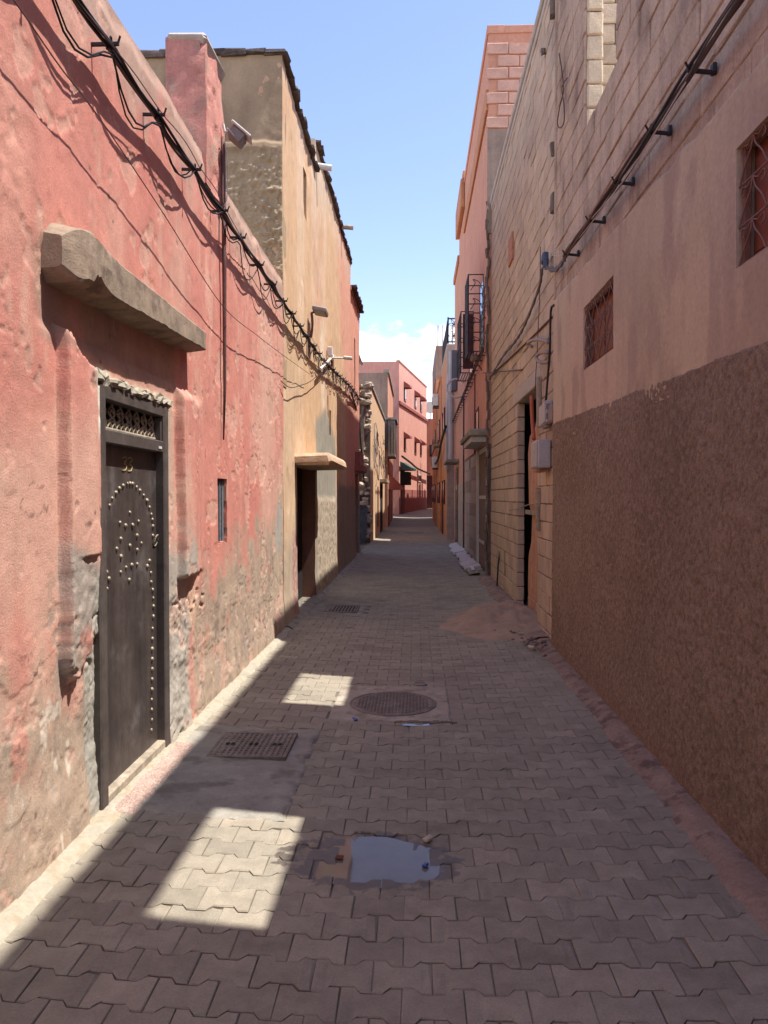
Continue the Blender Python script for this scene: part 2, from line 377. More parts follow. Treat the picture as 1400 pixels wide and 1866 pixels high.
def paver_outline(s=.0010, sy=.0022):
    a = [(-PL/2+s, PW/2-sy), (-.0615-s, PW/2-sy), (-.0385-s, WA/2-sy), (.0385+s, WA/2-sy), (.0615+s, PW/2-sy), (PL/2-s, PW/2-sy)]
    return a[::-1]+[(x, -y) for x, y in a]     # counter clockwise seen from above
OUT = paver_outline(); OUTI = []
for x, y in OUT: OUTI.append((x-math.copysign(.0038, x), y-math.copysign(.0048, y)))
def paver_verts(jit=None):
    v = [(x, y, -.04) for x, y in OUT]+[(x, y, -.0042) for x, y in OUT]+[(x, y, 0) for x, y in OUTI]
    return np.array(v, float)
PF = []
for i in range(12):
    j = (i+1) % 12; PF += [(i, j, 12+j, 12+i), (12+i, 12+j, 24+j, 24+i)]
TOPQ = [(24, 25, 34, 35), (25, 26, 33, 34), (26, 27, 32, 33), (27, 28, 31, 32), (28, 29, 30, 31)]
PF = PF+TOPQ
pv_meshes = []
for k in range(7):
    v = paver_verts(); r = np.random.default_rng(k); v[:, :2] += r.normal(0, .0008, (36, 2)); v[24:, 2] += r.normal(0, .0006, 12)
    if k in (2, 5):
        q = r.integers(0, 12); v[24+q, :2] *= .93; v[12+q, 2] -= .006; v[24+q, 2] -= .004
    me = npmesh('paver', v, np.array(PF)); me.materials.append(M['paver']); pv_meshes.append(me)
def rect(x, y, a, b, c, d): return a < x < b and c < y < d
def skip(x, y):
    if rect(x, y, -1.7, -.72, 3.62, 4.92) and not (x > -1.05 and y < 3.95): return True      # cement by the door
    if rect(x, y, -.62, .26, 5.22, 6.18): return True                                          # round cover's collar
    if rect(x, y, -1.42, -.74, 9.85, 10.65): return True
    if rect(x, y, .62, 1.0, 9.2, 9.85): return True
    if rect(x, y, -.33, .02, 3.05, 3.40): return True                                          # stones missing under the puddle
    if (x/.42)**2+((y-32.6)/.42)**2 < 1: return True
    return False
cand = []
row = 0; y = 1.6
while y < PEND:
    off = .1 if row % 2 else 0
    for k in range(-8, 9):
        x = k*.2+off-.04
        xc = x
        if -1.62 < x < 1.52 and not skip(x, y): cand.append((xc, y, row, k))
    y += RP_; row += 1
def pose(x, y):
    e = .03
    zx = (G(x+e, y)-G(x-e, y))/(2*e); zy = (G(x, y+e)-G(x, y-e))/(2*e)
    sink = .013*math.exp(-(((x+.15)/.34)**2+((y-3.23)/.27)**2)**1.5)
    return G(x, y)-sink, zx, zy
vis = sorted([c for c in cand if c[1] > 2.05 and abs(c[0]+.05*c[1]) < .56*c[1]+.15], key=lambda c: c[1])
near = set(vis[:300])
for c in vis[:300]:
    x, y, r_, k = c; z, zx, zy = pose(x, y)
    o = link('paver', random.choice(pv_meshes), None, street, (x+random.gauss(0, .0009), y+random.gauss(0, .0009), z+random.gauss(0, .0011)),
             (math.atan(zy)+random.gauss(0, .004), -math.atan(zx)+random.gauss(0, .004), random.gauss(0, .005)))
rest = [c for c in cand if c not in near]
V0 = paver_verts(); VV = []; CC = []
for i, (x, y, r_, k) in enumerate(rest):
    z, zx, zy = pose(x, y); v = V0.copy()
    v[:, 2] += zx*v[:, 0]+zy*v[:, 1]+random.gauss(0, .0014)+random.gauss(0, .012)*v[:, 0]+random.gauss(0, .014)*v[:, 1]
    VV.append(v+np.array([x, y, z])); t = 1+random.uniform(-.11, .11); CC.append(np.tile(np.array([.268, .234, .178])*t, (36, 1)))
VV = np.concatenate(VV); CC = np.concatenate(CC)
FF = (np.array(PF)[None]+36*np.arange(len(rest))[:, None, None]).reshape(-1, 4)
o = link('paver_field', npmesh('paver_field', VV, FF, False, CC), M['paver_far'], street); o['kind'] = 'stuff'
# cement screed by the door, collars round the covers
def slab_sheet(name, x0, x1, y0, y1, lift, m, parent, amp=.004, edge=.05, st=.03, seed=3):
    def zf(x, y):
        e = np.minimum(np.minimum(x-x0, x1-x), np.minimum(y-y0, y1-y))+edge*.8*fbm(x*9, y*9, 3, seed)
        return gz(x, y)+lift*sst(-.01, edge, e)-.05*(1-sst(-.012, .012, e))+amp*fbm(x*12, y*12, 4, seed+3)
    return sheet(name, np.arange(x0, x1+st, st), np.arange(y0, y1+st, st), zf, m, parent)
slab_sheet('cement_screed', -1.56, -.64, 3.56, 4.98, .006, M['cement'], street, st=.018)
slab_sheet('cement_collar', -.63, .265, 5.215, 6.185, .006, mat('collar_cement', (.34, .295, .235), var=.2, sc=6, bump=.4, bsc=90, bdist=.005, c2=(.24, .20, .155), c2s=7), street, edge=.012, amp=.002, st=.0125, seed=9)
slab_sheet('cement_collar', -1.46, -.70, 9.80, 10.70, .004, M['cement'], street, edge=.03, seed=12)
slab_sheet('cement_collar', .58, 1.04, 9.15, 9.9, .004, M['cement'], street, edge=.03, seed=15)
slab_sheet('cement_collar', -.5, .5, 32.1, 33.1, .006, M['cement'], street, edge=.06, seed=18)
# pale mortar fillet along the left houses, dusty verge along the right ones
def verge(name, side, Xw, wdt, h, y0, y1, m, seed):
    def zf(x, y):
        t = np.clip(np.abs(x-Xw)/wdt, 0, 1); e = .35*fbm(y*2.3+seed, x*3, 4, seed)+.2*fbm(y*9, x*9, 3, seed+1)
        return gz(x, y)-.012+(h+.012)*(1-sst(.25+e*.5, .95+e*.4, t))+.006*fbm(x*25, y*25, 3, seed+2)
    xs = np.linspace(Xw-.03*side, Xw+side*wdt*1.2, 16); xs = np.sort(xs)
    o = sheet(name, xs, np.arange(y0, y1, .04), zf, m); o['kind'] = 'structure'; return o
verge('mortar_fillet', 1, XL+.02, .12, .02, 1.5, 8.6, M['fillet'], 2)
verge('mortar_fillet', 1, XL, .16, .03, 8.6, 20.4, M['cement'], 4)
verge('dust_verge', -1, XR, .22, .035, 1.5, 8.0, M['dust'], 6)
verge('dust_verge', -1, XR, .30, .04, 8.0, 14.3, M['dust'], 8)
verge('dust_verge', -1, XC, .2, .03, 18.5, 33, M['dust'], 10)
# sand heap in front of the block house's door
def heap(x, y):
    r = ((x-1.12)/.70)**2+((y-9.35)/1.05)**2+.7*fbm(x*2.3, y*2.3, 5, 23)
    return gz(x, y)-.022+.20*np.exp(-np.maximum(r, 0)*1.35)+.012*fbm(x*3, y*3, 4, 21)+.005*fbm(x*18, y*18, 3, 22)-.02*sst(1.2, 1.7, r)
hp = sheet('sand_heap', np.linspace(.3, 1.62, 70), np.linspace(7.9, 11.0, 120), heap, mat('spilled_sand', (.33, .235, .165), var=.2, sc=5, bump=.5, bsc=70, bdist=.008)); hp['kind'] = 'stuff'
tag(hp, 'low heap of reddish sand spilling from the block house doorway', 'sand')

# ------------------------------------------------------------------ covers, grates, puddles
t = thing('manhole_cover', 'round cast iron manhole cover with studded tread in cement collar', 'manhole', (-.17, 5.66, G(-.17, 5.66)), 'round manhole covers')
zc = G(-.17, 5.66)+.007
Mt = Matrix.Translation((-.17, 5.66, zc))
MB().lathe([(.33, -.03), (.335, .004), (.325, .007), (.318, .007), (.312, .001), (.3, .001)], Mt, 40).build('frame_ring', M['iron'], t)
MB().lathe([(.306, -.02), (.308, .003), (.302, .0045), (.0, .0045)][:3]+[(.01, .0045)], Mt, 40).build('lid', M['iron'], t)
tb = MB()
for i in range(-11, 12):
    for j in range(-11, 12):
        x, y = i*.026, j*.026+(.013 if i % 2 else 0)
        if x*x+y*y < .285**2: tb.box((-.17+x, 5.66+y, zc+.0055), (.017, .009, .005), Matrix.Rotation(R(45 if (i+j) % 2 else -45), 3, 'Z'))
ge = MB()
for k in range(14): ge.box((-.12+k*.03, 5.205+random.uniform(-.012, .008), G(0, 5.2)+.002), (.05, .02+.03*random.random(), .012), Matrix.Rotation(random.uniform(-.4, .4), 3, 'Z'), .003)
me = ge.mesh('broken_edge'); jitter(me, .004, 2); link('broken_edge', me, M['stone_dk'], t)
o = tb.build('tread_stud', M['iron'], t); o['kind'] = 'stuff'
t2 = thing('manhole_cover', 'worn round manhole cover beyond the tiled step, flush in cement', 'manhole', (0, 32.6, G(0, 32.6)), 'round manhole covers')
Mt = Matrix.Translation((0, 32.6, G(0, 32.6)+.012))
MB().lathe([(.42, -.03), (.42, .008), (.39, .01), (.38, .0)], Mt, 28).build('frame_ring', M['iron'], t2)
MB().lathe([(.375, -.03), (.375, .003), (.1, .006)], Mt, 28).build('lid', M['iron'], t2)
def grate(name, label, x0, x1, y0, y1, nx, ny, holes=False, lift=.012):
    zc = G((x0+x1)/2, (y0+y1)/2)+lift; t = thing(name, label, 'drain cover', ((x0+x1)/2, (y0+y1)/2, zc))
    f = MB(); b = .022
    f.b2(x0, x1, y0, y0+b, zc-.03, zc+.004, .002).b2(x0, x1, y1-b, y1, zc-.03, zc+.004, .002).b2(x0, x0+b, y0+b, y1-b, zc-.03, zc+.0035, .002).b2(x1-b, x1, y0+b, y1-b, zc-.03, zc+.0035, .002)
    f.build('frame', M['iron'], t)
    MB().b2(x0+b+.004, x1-b-.004, y0+b+.004, y1-b-.004, zc-.04, zc-.004).build('plate', M['iron'] if holes else M['dark'], t)
    for i in range(nx):
        x = x0+b+(x1-x0-2*b)*(i+.5)/nx; wd = (x1-x0-2*b)/nx*.28
        MB().b2(x-wd, x+wd, y0+b, y1-b, zc-.012, zc+.002, .001).build('bar', M['iron'], t)
    if ny:
        for i in range(ny):
            y = y0+b+(y1-y0-2*b)*(i+.5)/ny; wd = (y1-y0-2*b)/ny*.16
            MB().b2(x0+b, x1-b, y-wd, y+wd, zc-.012, zc+.0008, .001).build('bar', M['iron'], t)
    if holes:
        for k in (-1, 0, 1):
            xx = (x0+x1)/2+k*.15; yy = (y0+y1)/2
            h = MB(); h.b2(xx-.028, xx-.006, yy-.02, yy+.02, zc-.004, zc+.0035).b2(xx+.006, xx+.028, yy-.02, yy+.02, zc-.004, zc+.0035); h.build('key_hole', M['dark'], t)
    return t
grate('drain_cover', 'square iron cover with raised grid set in cement by the studded door', -1.26, -.775, 4.37, 4.83, 13, 10, True, .016)
grate('drain_cover', 'barred iron drain grate on the paving by the tan house doorway', -1.37, -.79, 9.95, 10.55, 12, 0)
grate('drain_cover', 'small barred drain grate beside the sand heap', .67, .97, 9.28, 9.8, 7, 0)
zc = G(.04, 6.2)+.004
t = thing('valve_cap', 'small round metal valve cap behind the studded manhole cover', 'valve cap', (.04, 6.28, zc))
MB().lathe([(.06, -.02), (.06, .006), (.045, .008), (.044, .0)], Matrix.Translation((.04, 6.28, zc)), 20).build('ring', M['lampgrey'], t)
MB().lathe([(.042, -.02), (.042, .004), (.01, .006)], Matrix.Translation((.04, 6.28, zc)), 20).build('cap', M['iron'], t)
def puddle(label, cx, cy, rx, ry, z, seed):
    v = [(cx, cy, z)]; n = 64
    for k in range(n):
        a = 2*math.pi*k/n; q = 1+.13*float(fbm(math.cos(a)*1.5+seed, math.sin(a)*1.5, 3, seed))
        v.append((cx+rx*q*math.cos(a), cy+ry*q*math.sin(a), z))
    o = MB().add(v, [(0, 1+k, 1+(k+1) % n) for k in range(n)]).build('puddle', M['water']); tag(o, label, 'puddle'); return o
puddle('shallow grey puddle where paving stones are missing', -.20, 3.225, .325, .225, G(-.1, 3.2)-.0065, 3)
puddle('narrow wet puddle along the broken edge of the manhole collar', .0, 5.155, .12, .035, G(0, 5.15)+.0025, 6)
def pebble(label, cat, name, c, d, m, seed):
    me = MB().box((0, 0, 0), d, Matrix.Rotation(seed, 3, 'Z'), min(d)*.3).mesh(name); jitter(me, min(d)*.12, seed)
    return tag(link(name, me, m, None, c), label, cat)
pebble('blue plastic cap floating at the edge of the grey puddle', 'bottle cap', 'bottle_cap', (.045, 3.18, G(0, 3.2)+.002), (.03, .022, .014), M['blue'], 1)
pebble('blue plastic scrap lying by the manhole collar', 'litter', 'plastic_scrap', (-.43, 5.24, G(-.43, 5.24)+.006), (.06, .025, .014), M['blue'], 2)
pebble('brown dry leaf stuck in the grey puddle', 'leaf', 'dry_leaf', (-.335, 3.235, G(-.3, 3.2)+.0), (.035, .03, .006), M['leaf'], 3)
pebble('small tan stone on the far rim of the grey puddle', 'stone', 'pebble', (.06, 3.42, G(.06, 3.42)+.006), (.05, .03, .02), M['stone'], 4)
for k in range(46):
    if k < 26: x, y = random.gauss(1.2, .1), random.gauss(7.75, .3)
    else: x, y = random.uniform(.9, 1.3), random.uniform(8.2, 12)
    x = min(x, 1.33); s_ = random.uniform(.012, .045)
    tag(pebble('', '', 'debris_stone', (x, y, G(x, y)+(.03 if k < 26 else .06*random.random())+s_*.3), (s_*1.5, s_, s_*.7), random.choice([M['dust'], M['stone_dk'], M['bed'], M['stone']]), k*3+1),
        'small crumb of rubble on the dusty verge by the block house corner', 'rubble', 'rubble crumbs on the dusty verge')

# ------------------------------------------------------------------ left: the pink house with the studded door
HP = thing('pink_house', 'low pink plastered house with a studded dark door and slab canopy', 'house', (XL, 5, 0))
ZT = 4.12
DY0, DY1, DZ1 = 3.51, 4.50, 2.155
SY0, SY1, SZ0, SZ1 = 5.70, 5.99, 1.235, 1.745
def la_disp(s, z):
    d = .011*fbm(s*1.1, z*.8, 3, 40)+.0028*fbm(s*5, z*2.5, 3, 41)+.0012*fbm(s*26, z*20, 3, 42)
    hump = fbm(s*3.2, z*2.2, 4, 43); d += .002*sst(.3, .36, hump)
    d += .03*(1-sst(.0, .55, z))+.012*(1-sst(.5, 1.3, z))*fbm(s*7, z*7, 5, 44)*.6
    pit = fbm(s*11, z*9, 3, 45); d -= .004*sst(.56, .62, pit)
    ero = sst(.0, .06, fbm(s*2.5, z*2.5, 6, 46, .6)-.55+.8*(1-sst(.3, 1.1, z))); d -= .003*ero
    e1 = .02*fbm(z*4, s*0+1, 4, 47)
    fk = fbm(s*3.1, z*2.7, 6, 71, .58); d -= .0042*sst(.30, .318, fk); fk2 = fbm(s*6.5+40, z*6, 6, 72, .6); d -= .0035*sst(.34, .355, fk2)*(1-sst(.9, 1.5, z))
    d += .004*sst(.25, .27, fbm(s*4+9, z*4, 6, 73, .58))*(1-sst(.6, 1.2, z))
    # left pilaster, right jamb step and the surround they frame
    pb = .84+.13*fbm(s*9, z*6, 5, 48)+.35*np.clip(s-3.22, 0, 1)
    ptop = 2.30+.10*fbm(s*7, z*6, 5, 49)-.5*np.clip(s-3.22, 0, 1)
    pil = sst(3.127, 3.14, s+e1*.5)*(1-sst(3.40, 3.50, s)*.55)*(1-sst(3.54, 3.6, s))*sst(pb-.012, pb+.012, z)*(1-sst(ptop-.018, ptop+.018, z))
    d += .062*pil*np.where(z < 1.33, 1-.3*sst(3.2, 3.35, s)+.14*fbm(s*14, z*14, 4, 50), 1+.10*fbm(s*10, z*10, 4, 57)*sst(1.9, 2.3, z))
    rpil = sst(4.69, 4.703, s+e1*.6)*(1-sst(4.86, 5.35, s))*sst(1.065, 1.09, z+.02*fbm(s*20, z, 3, 51))*(1-sst(2.22, 2.32, z+.05*fbm(s*8, z, 3, 58)))
    d += .066*rpil
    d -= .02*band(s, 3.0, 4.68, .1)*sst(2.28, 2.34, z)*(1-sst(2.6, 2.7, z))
    lowj = band(s, 4.52, 4.93, .05)*(1-sst(.95, 1.06, z+.02*fbm(s*15, z, 3, 52))); d += .018*lowj*fbm(s*9, z*9, 4, 53)
    agg = band(s, 3.38, 3.56, .03)*(1-sst(1.0, 1.2, z)); d += agg*(.006*fbm(s*45, z*45, 3, 54)-.012)
    # bit of parapet wear
    d -= .02*sst(ZT-.12, ZT, z+.06*fbm(s*4, z, 3, 55))
    # weathered break beside the slab end
    brk = np.exp(-(((s-2.72)/.2)**2+((z-2.95)/.28)**2)); d += .012*brk*fbm(s*12, z*12, 4, 56)
    hole_ = .05*sst(.75, .9, vnoise(s*2.3, z*2.3, 99)*np.exp(-((vnoise(s*14, z*14, 98)-.5)/.3)**2))*(1-sst(.8, 1.6, z)); d -= .3*hole_
    return d
def la_col(s, z, d):
    n1 = fbm(s*2.2, z*.55, 5, 60); n2 = fbm(s*.9, z*.7, 4, 61); n3 = fbm(s*9, z*3, 4, 62); n4 = fbm(s*30, z*22, 3, 63); n5 = fbm(s*4.5, z*4.5, 5, 68)
    c = bc((.57, .228, .172), s.shape)
    c = mixc(c, (.60, .335, .25), sst(-.25, .45, n2+.4*n1))
    c = mixc(c, (.54, .19, .145), .6*sst(.15, .5, n1-.3*n2))
    c = mixc(c, (.60, .37, .27), .55*sst(.2, .6, n3+.2*n4))
    up = sst(2.6, 3.6, z)*sst(-.3, .5, n2); c = mixc(c, (.62, .33, .25), up*.5)
    # streaked bare render along the parapet
    top = sst(ZT-.42, ZT-.08, z+.28*n1+.1*n3); c = mixc(c, (.40, .275, .205), top*.85)
    # washed out and dirty foot
    lim = 1.08+.36*sst(4.6, 6.5, s)+.12*sst(6, 8, s)
    foot = sst(.0, .6, lim-z+.42*n5+.25*n3); c = mixc(c, (.41, .305, .22), foot*.95)
    c = mixc(c, (.31, .23, .175), foot*sst(.05, .45, n3+.3*n4)*.85)
    flake = sst(.28, .42, fbm(s*5, z*5, 5, 64))*foot*sst(.2, .7, z); c = mixc(c, (.54, .225, .17), flake*.8)
    wh = sst(.40, .52, fbm(s*9, z*4.5, 5, 65))*foot*band(s, 2.75, 3.45, .1); c = mixc(c, (.66, .57, .46), wh*.85)
    # grey cement round the doorway
    e = .05*fbm(s*7, z*7, 4, 66)
    gl = band(s+e*.5, 3.13, 3.60, .02)*(1-sst(1.28, 1.36, z+.9*e+.5*(s-3.3)))*sst(.72, .86, z+e-.2*(s-3.15)); c = mixc(c, (.34, .30, .25), gl*.9)
    agg = band(s+.5*e, 3.39, 3.6, .02)*(1-sst(1.15, 1.4, z+e)); c = mixc(c, (.36, .33, .275), agg)
    red = band(s, 3.2, 3.4, .04)*band(z, .80, 1.0, .04); c = mixc(c, (.42, .17, .125), red*sst(-.1, .2, n4+.3)*.8)
    whit = band(s, 3.42, 3.56, .02)*band(z, 1.9, 2.2, .05)*sst(-.2, .1, n5); c = mixc(c, (.70, .64, .53), whit)
    topw = band(s+e, 3.4, 4.6, .03)*band(z+.6*e, 2.14, 2.22, .012); c = mixc(c, (.68, .60, .47), topw*sst(-.35, .0, n5+.3*n4))
    slab_shade = band(s+e, 2.95, 4.73, .05)*sst(2.22, 2.28, z+.4*e)*(1-sst(2.6, 2.66, z)); c = mixc(c, (.36, .235, .175), slab_shade*(.55+.35*sst(-.2, .3, n5)))  # slab's shadow painted into the wall colour beneath it
    gr = band(s+.5*e, 4.46, 4.66, .02)*(1-sst(2.15, 2.25, z))*sst(1.45, 1.55, z+2*e); c = mixc(c, (.45, .36, .27), gr*.7)
    gr = band(s+.5*e, 4.46, 4.93+.06*fbm(z*3, s*0, 3, 70), .02)*(1-sst(1.2, 1.4, z+3*e)); c = mixc(c, (.40, .355, .295), gr*.92)
    pk = band(s+.5*e, 4.92, 5.06, .02)*(1-sst(.55, .8, z)); c = mixc(c, (.58, .27, .205), pk*.7)
    patch = np.exp(-(((s-5.05)/.14)**2+((z-.85)/.22)**2))+e*3; c = mixc(c, (.62, .40, .27), .8*sst(.45, .7, patch))
    tanp = sst(8.0, 8.5, s+.5*e+.12*n5)*(1-sst(1.5, 2.2, z)); c = mixc(c, (.47, .36, .255), tanp*.8)
    gp = np.exp(-(((s-8.35)/.28)**2+((z-1.25)/.42)**2))+e*4; c = mixc(c, (.37, .335, .285), sst(.5, .75, gp))
    pk2 = sst(.95, .985, vnoise(s*19, z*19, 201))*sst(-.1, .3, n5); c = mixc(c, (.17, .09, .07), pk2*.85)
    fl = sst(.30, .318, fbm(s*3.1, z*2.7, 6, 71, .58)); c = mixc(c, (.60, .355, .265), fl*.55)
    fl = sst(.34, .355, fbm(s*6.5+40, z*6, 6, 72, .6))*(1-sst(.9, 1.5, z)); c = mixc(c, (.37, .29, .225), fl*.8)
    pit = sst(.52, .66, fbm(s*11, z*9, 3, 45)); c = mixc(c, (.50, .33, .25), pit*.5)
    crk = np.abs(fbm(s*1.3+.35*n5, z*.9, 5, 67)); c = mixc(c, (.22, .11, .085), (1-sst(.0, .005, crk))*sst(.0, .25, n2)*.8)
    return np.clip(c, 0, 1)
us = steps((2.3-5, 3.10-5, .010), (3.10-5, 3.17-5, .004), (3.17-5, 4.66-5, .0095), (4.66-5, 4.73-5, .004), (4.73-5, 5.6-5, .010), (5.6-5, 8.58-5, .016)); zs = steps((-.08, 2.4, .009), (2.4, ZT, .013))
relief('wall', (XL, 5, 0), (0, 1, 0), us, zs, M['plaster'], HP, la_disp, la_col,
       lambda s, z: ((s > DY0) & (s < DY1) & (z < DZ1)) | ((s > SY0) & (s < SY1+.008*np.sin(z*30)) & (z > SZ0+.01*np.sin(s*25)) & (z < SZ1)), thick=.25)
relief('wall', (XL, -1, 0), (0, 1, 0), steps((-4, 3.2, .12)), steps((-.08, ZT, .12)), M['plaster'], HP, lambda s, z: .011*fbm(s*1.1, z*1.1, 3, 40)+.03*(1-sst(0, .55, z)), la_col, thick=.25)
MB().b2(-7, XL-.24, -5, 8.5, 3.0, 3.15).build('roof_deck', M['cement'], HP)
MB().b2(-7.2, -7, -5, 8.5, -.1, 4.1).build('back_wall', M['tan_w'], HP)
# pillar stub standing on the parapet
def pil_d(s, z): return .012*fbm(s*5, z*3, 4, 80)-.03*sst(5.0, 5.25, z+.1*fbm(s*8, z, 2, 81))
M['pink_pillar'] = mat('pillar_plaster', (.55, .24, .185), var=.18, sc=5, streak=.12, bump=.6, bsc=60, bdist=.012, c2=(.42, .26, .195), c2s=4)
pf = lambda s, z: .012*fbm(s*4, z*3, 4, 80)-.05*sst(4.5, 5.0, z)*np.abs(s-5.68)/.28-.012*sst(.2, .5, fbm(s*5, z*5, 4, 82))
relief('pillar_face', (XL+.01, 5.68, 0), (0, 1, 0), steps((-.27, .27, .02)), steps((3.9, 4.96, .02)), M['pink_pillar'], HP, pf, None, None, thick=.30, smooth=True)
relief('pillar_side', (XL+.005, 5.41, 0), (1, 0, 0), steps((-.27, 0, .02)), steps((3.9, 4.95, .02)), M['pink_pillar'], HP, lambda s, z: .012*fbm(s*6, z*4, 4, 85)-.03*sst(4.85, 4.96, z), None, None, thick=.05, smooth=True)
MB().b2(XL-.27, XL-.01, 5.43, 5.92, 3.9, 4.93).build('pillar_core', M['pink_pillar'], HP)
cp = MB().box((XL-.135, 5.67, 4.96), (.31, .55, .08), None, .03); me = cp.mesh('pillar_cap'); jitter(me, .008, 5); link('pillar_cap', me, M['cap'], HP)
# slab canopy: a weathered concrete slab, lumpy at its left end
ys = np.linspace(3.03, 4.95, 130); prof = []
for i, y in enumerate(ys):
    t_ = (y-3.03)/(4.95-3.03); lump = math.exp(-((y-3.2)/.2)**2)*(1+.4*float(fbm(y*9, 2., 4, 97)))
    zb = 2.515+.07*t_; zt = 2.715-.005*t_+.03*lump; xo = .134-.07*(1-float(sst(3.0, 3.13, y)))+.003*float(fbm(y*3, 1., 3, 90))
    wr = [float(fbm(y*16, k*3.1, 4, 91+k, .6))*(.006+.012*math.exp(-((y-3.1)/.25)**2)) for k in range(8)]
    chip = .012*max(0, float(fbm(y*14, 9., 3, 95)))+.055*math.exp(-((y-3.27)/.1)**2)*(1+float(fbm(y*20, 3., 3, 96)))
    sc_ = float(sst(2.99, 3.10, y))*.6+.4
    zm = (zb+zt)/2
    pts = [(-.08, zt+.05+wr[0]), (.03, zt+.022+wr[1]), (xo-.008, zt+wr[2]*.7), (xo, zt-.01+wr[3]*.7), (xo+wr[4], zm+.01), (xo-.002+wr[5]*.5, zb+.008+chip*.6), (xo-.008-chip*.6, zb+wr[6]*.8), (.03, zb-.012+wr[7]), (-.08, zb-.02)]
    prof.append([(XL+a, y, zm+(b-zm)*sc_) for a, b in pts])
k_ = len(prof[0]); vv = [p for q in prof for p in q]; ff = []
for i in range(len(prof)-1):
    for j in range(k_-1): ff.append((i*k_+j, i*k_+j+1, (i+1)*k_+j+1, (i+1)*k_+j))
ff += [tuple(range(k_))[::-1], tuple((len(prof)-1)*k_+j for j in range(k_))]
MB().add(vv, [f[::-1] for f in ff]).build('slab_canopy', M['concrete'], HP)
# broken render along the head of the door
hb = MB()
for i in range(13):
    y = 3.50+i*.085; hb.box((XL+.0, y, 2.175+.010*random.uniform(-1, 1)), (.06, .07+.05*random.random(), .03+.03*random.random()), Matrix.Rotation(random.uniform(-.15, .15), 3, 'X'), .012)
me = hb.mesh('broken_render'); jitter(me, .012, 3); link('broken_render', me, M['fillet'], HP, (0, 0, 0))
# slit window
wd = MB().b2(XL-.05, XL-.025, SY0-.02, SY1+.02, SZ0-.03, SZ1+.03).build('window_board', M['greywood'], HP)
MB().b2(XL-.025, XL-.016, SY0+.12, SY0+.135, SZ0, SZ1).b2(XL-.025, XL-.017, SY0+.2, SY0+.207, SZ0, SZ1).build('batten', M['greywood'], wd)
# the studded door: leaf is the part, the rest its sub-parts
XD = XL-.03; XF = XL+.022
door = MB().b2(XD-.05, XD, DY0+.07, DY1-.075, .10, 1.885, .004).build('door', M['door'], HP); door['label'] = 'dark metal faced door leaf with brass studs and painted number 33'
fr = MB(); fw = .075
fr.b2(XF-.1, XF, DY0-.005, DY0+fw, .02, DZ1-.005, .008).b2(XF-.1, XF, DY1-fw, DY1+.005, .02, DZ1-.005, .008)
fr.b2(XF-.1, XF-.002, DY0+fw, DY1-fw, DZ1-.075, DZ1-.005, .006).b2(XF-.1, XF-.003, DY0+fw, DY1-fw, 1.865, 1.935, .006)
fr.b2(XF-.06, XF-.015, DY0+fw, DY0+fw+.018, 1.935, DZ1-.075, .004).b2(XF-.06, XF-.015, DY1-fw-.018, DY1-fw, 1.935, DZ1-.075, .004)
fr.build('frame', M['doorframe'], door)
MB().b2(XF-.095, XF-.075, DY0+fw, DY1-fw, 1.93, DZ1-.07).build('transom_panel', M['dark'], door)
gr = MB(); ya, yb = DY0+fw+.02, DY1-fw-.02; zb_, zt_ = 1.95, 2.085; nn = 7; xg = XF-.055
for i in range(nn):
    yc = ya+(yb-ya)*(i+.5)/nn; h_ = (yb-ya)/nn
    for sgn in (-1, 1):
        gr.tube(smooth_path([(xg, yc+sgn*h_*.42, zb_+.03), (xg+.004, yc+sgn*h_*.16, zb_+.058), (xg, yc+sgn*h_*.36, zb_+.088), (xg, yc+sgn*h_*.08, zb_+.118)], 4), .0065, 5)
        gr.tube(smooth_path([(xg, yc, zb_+.048), (xg+.004, yc+sgn*h_*.2, zb_+.075), (xg, yc+sgn*h_*.05, zb_+.1)], 4), .006, 5)
    gr.box((xg, yc, zb_+.125), (.014, .022, .02), None, .004)
    for q in range(2): gr.tube(smooth_path([(xg, yc+(q-1)*h_*.5, zb_), (xg+.003, yc+(q-.5)*h_*.5, zb_+.032), (xg, yc+q*h_*.5, zb_)], 5), .006, 5)
gr.b2(xg-.008, xg+.008, ya, yb, zb_-.012, zb_+.004).b2(xg-.008, xg+.006, ya, yb, zb_+.036, zb_+.042)
gr.build('transom_grille', M['oldwood'], door, True)
stud = MB(); stud.lathe([(.0125, 0), (.0125, .003), (.0105, .0075), (.006, .0105), (.002, .0115)], Matrix(((0, 0, 1, 0), (0, 1, 0, 0), (-1, 0, 0, 0), (0, 0, 0, 1))), 10)
sm = stud.mesh('stud', True); sm.materials.append(M['brass'])
zs_ = [(255,562),(235,627),(229,663),(228,712),(228,755),(266,532),(281,508),(296,490),(312,478),(330,470),(341,469),(352,470),(369,484),(383,499),(400,519),(413,541),(423,570),(431,600),(436,622),(438,650),(438,690),
 (340,592),(299,635),(322,648),(352,646),(377,630),(302,704),(371,690),(390,722),(285,746),(340,733),(371,751),(302,779),(325,825),(348,815),(372,811),(302,845),(338,878),(232,810),(240,846),(252,873),(243,916),(235,955),(232,990),
 (424,797),(415,820),(430,848),(432,887),(438,920),(440,955),(441,990),(440,1033)]+[(437-i*.4, 1085+43*i) for i in range(11)]
for a, b in zs_:
    p = at(90+a/2.331, 680+b/2.331, X=XD); q_ = random.uniform(.82, 1.12); link('stud', sm, None, door, (XD, min(p.y, DY1-.09)+random.gauss(0, .0012), p.z), (random.uniform(0, 3), random.gauss(0, .12), random.gauss(0, .12)), (q_, q_, q_))
def dp(a, b): p = at(a, b, X=XD+.002); return (XD+.002, p.y, p.z)
num = MB()
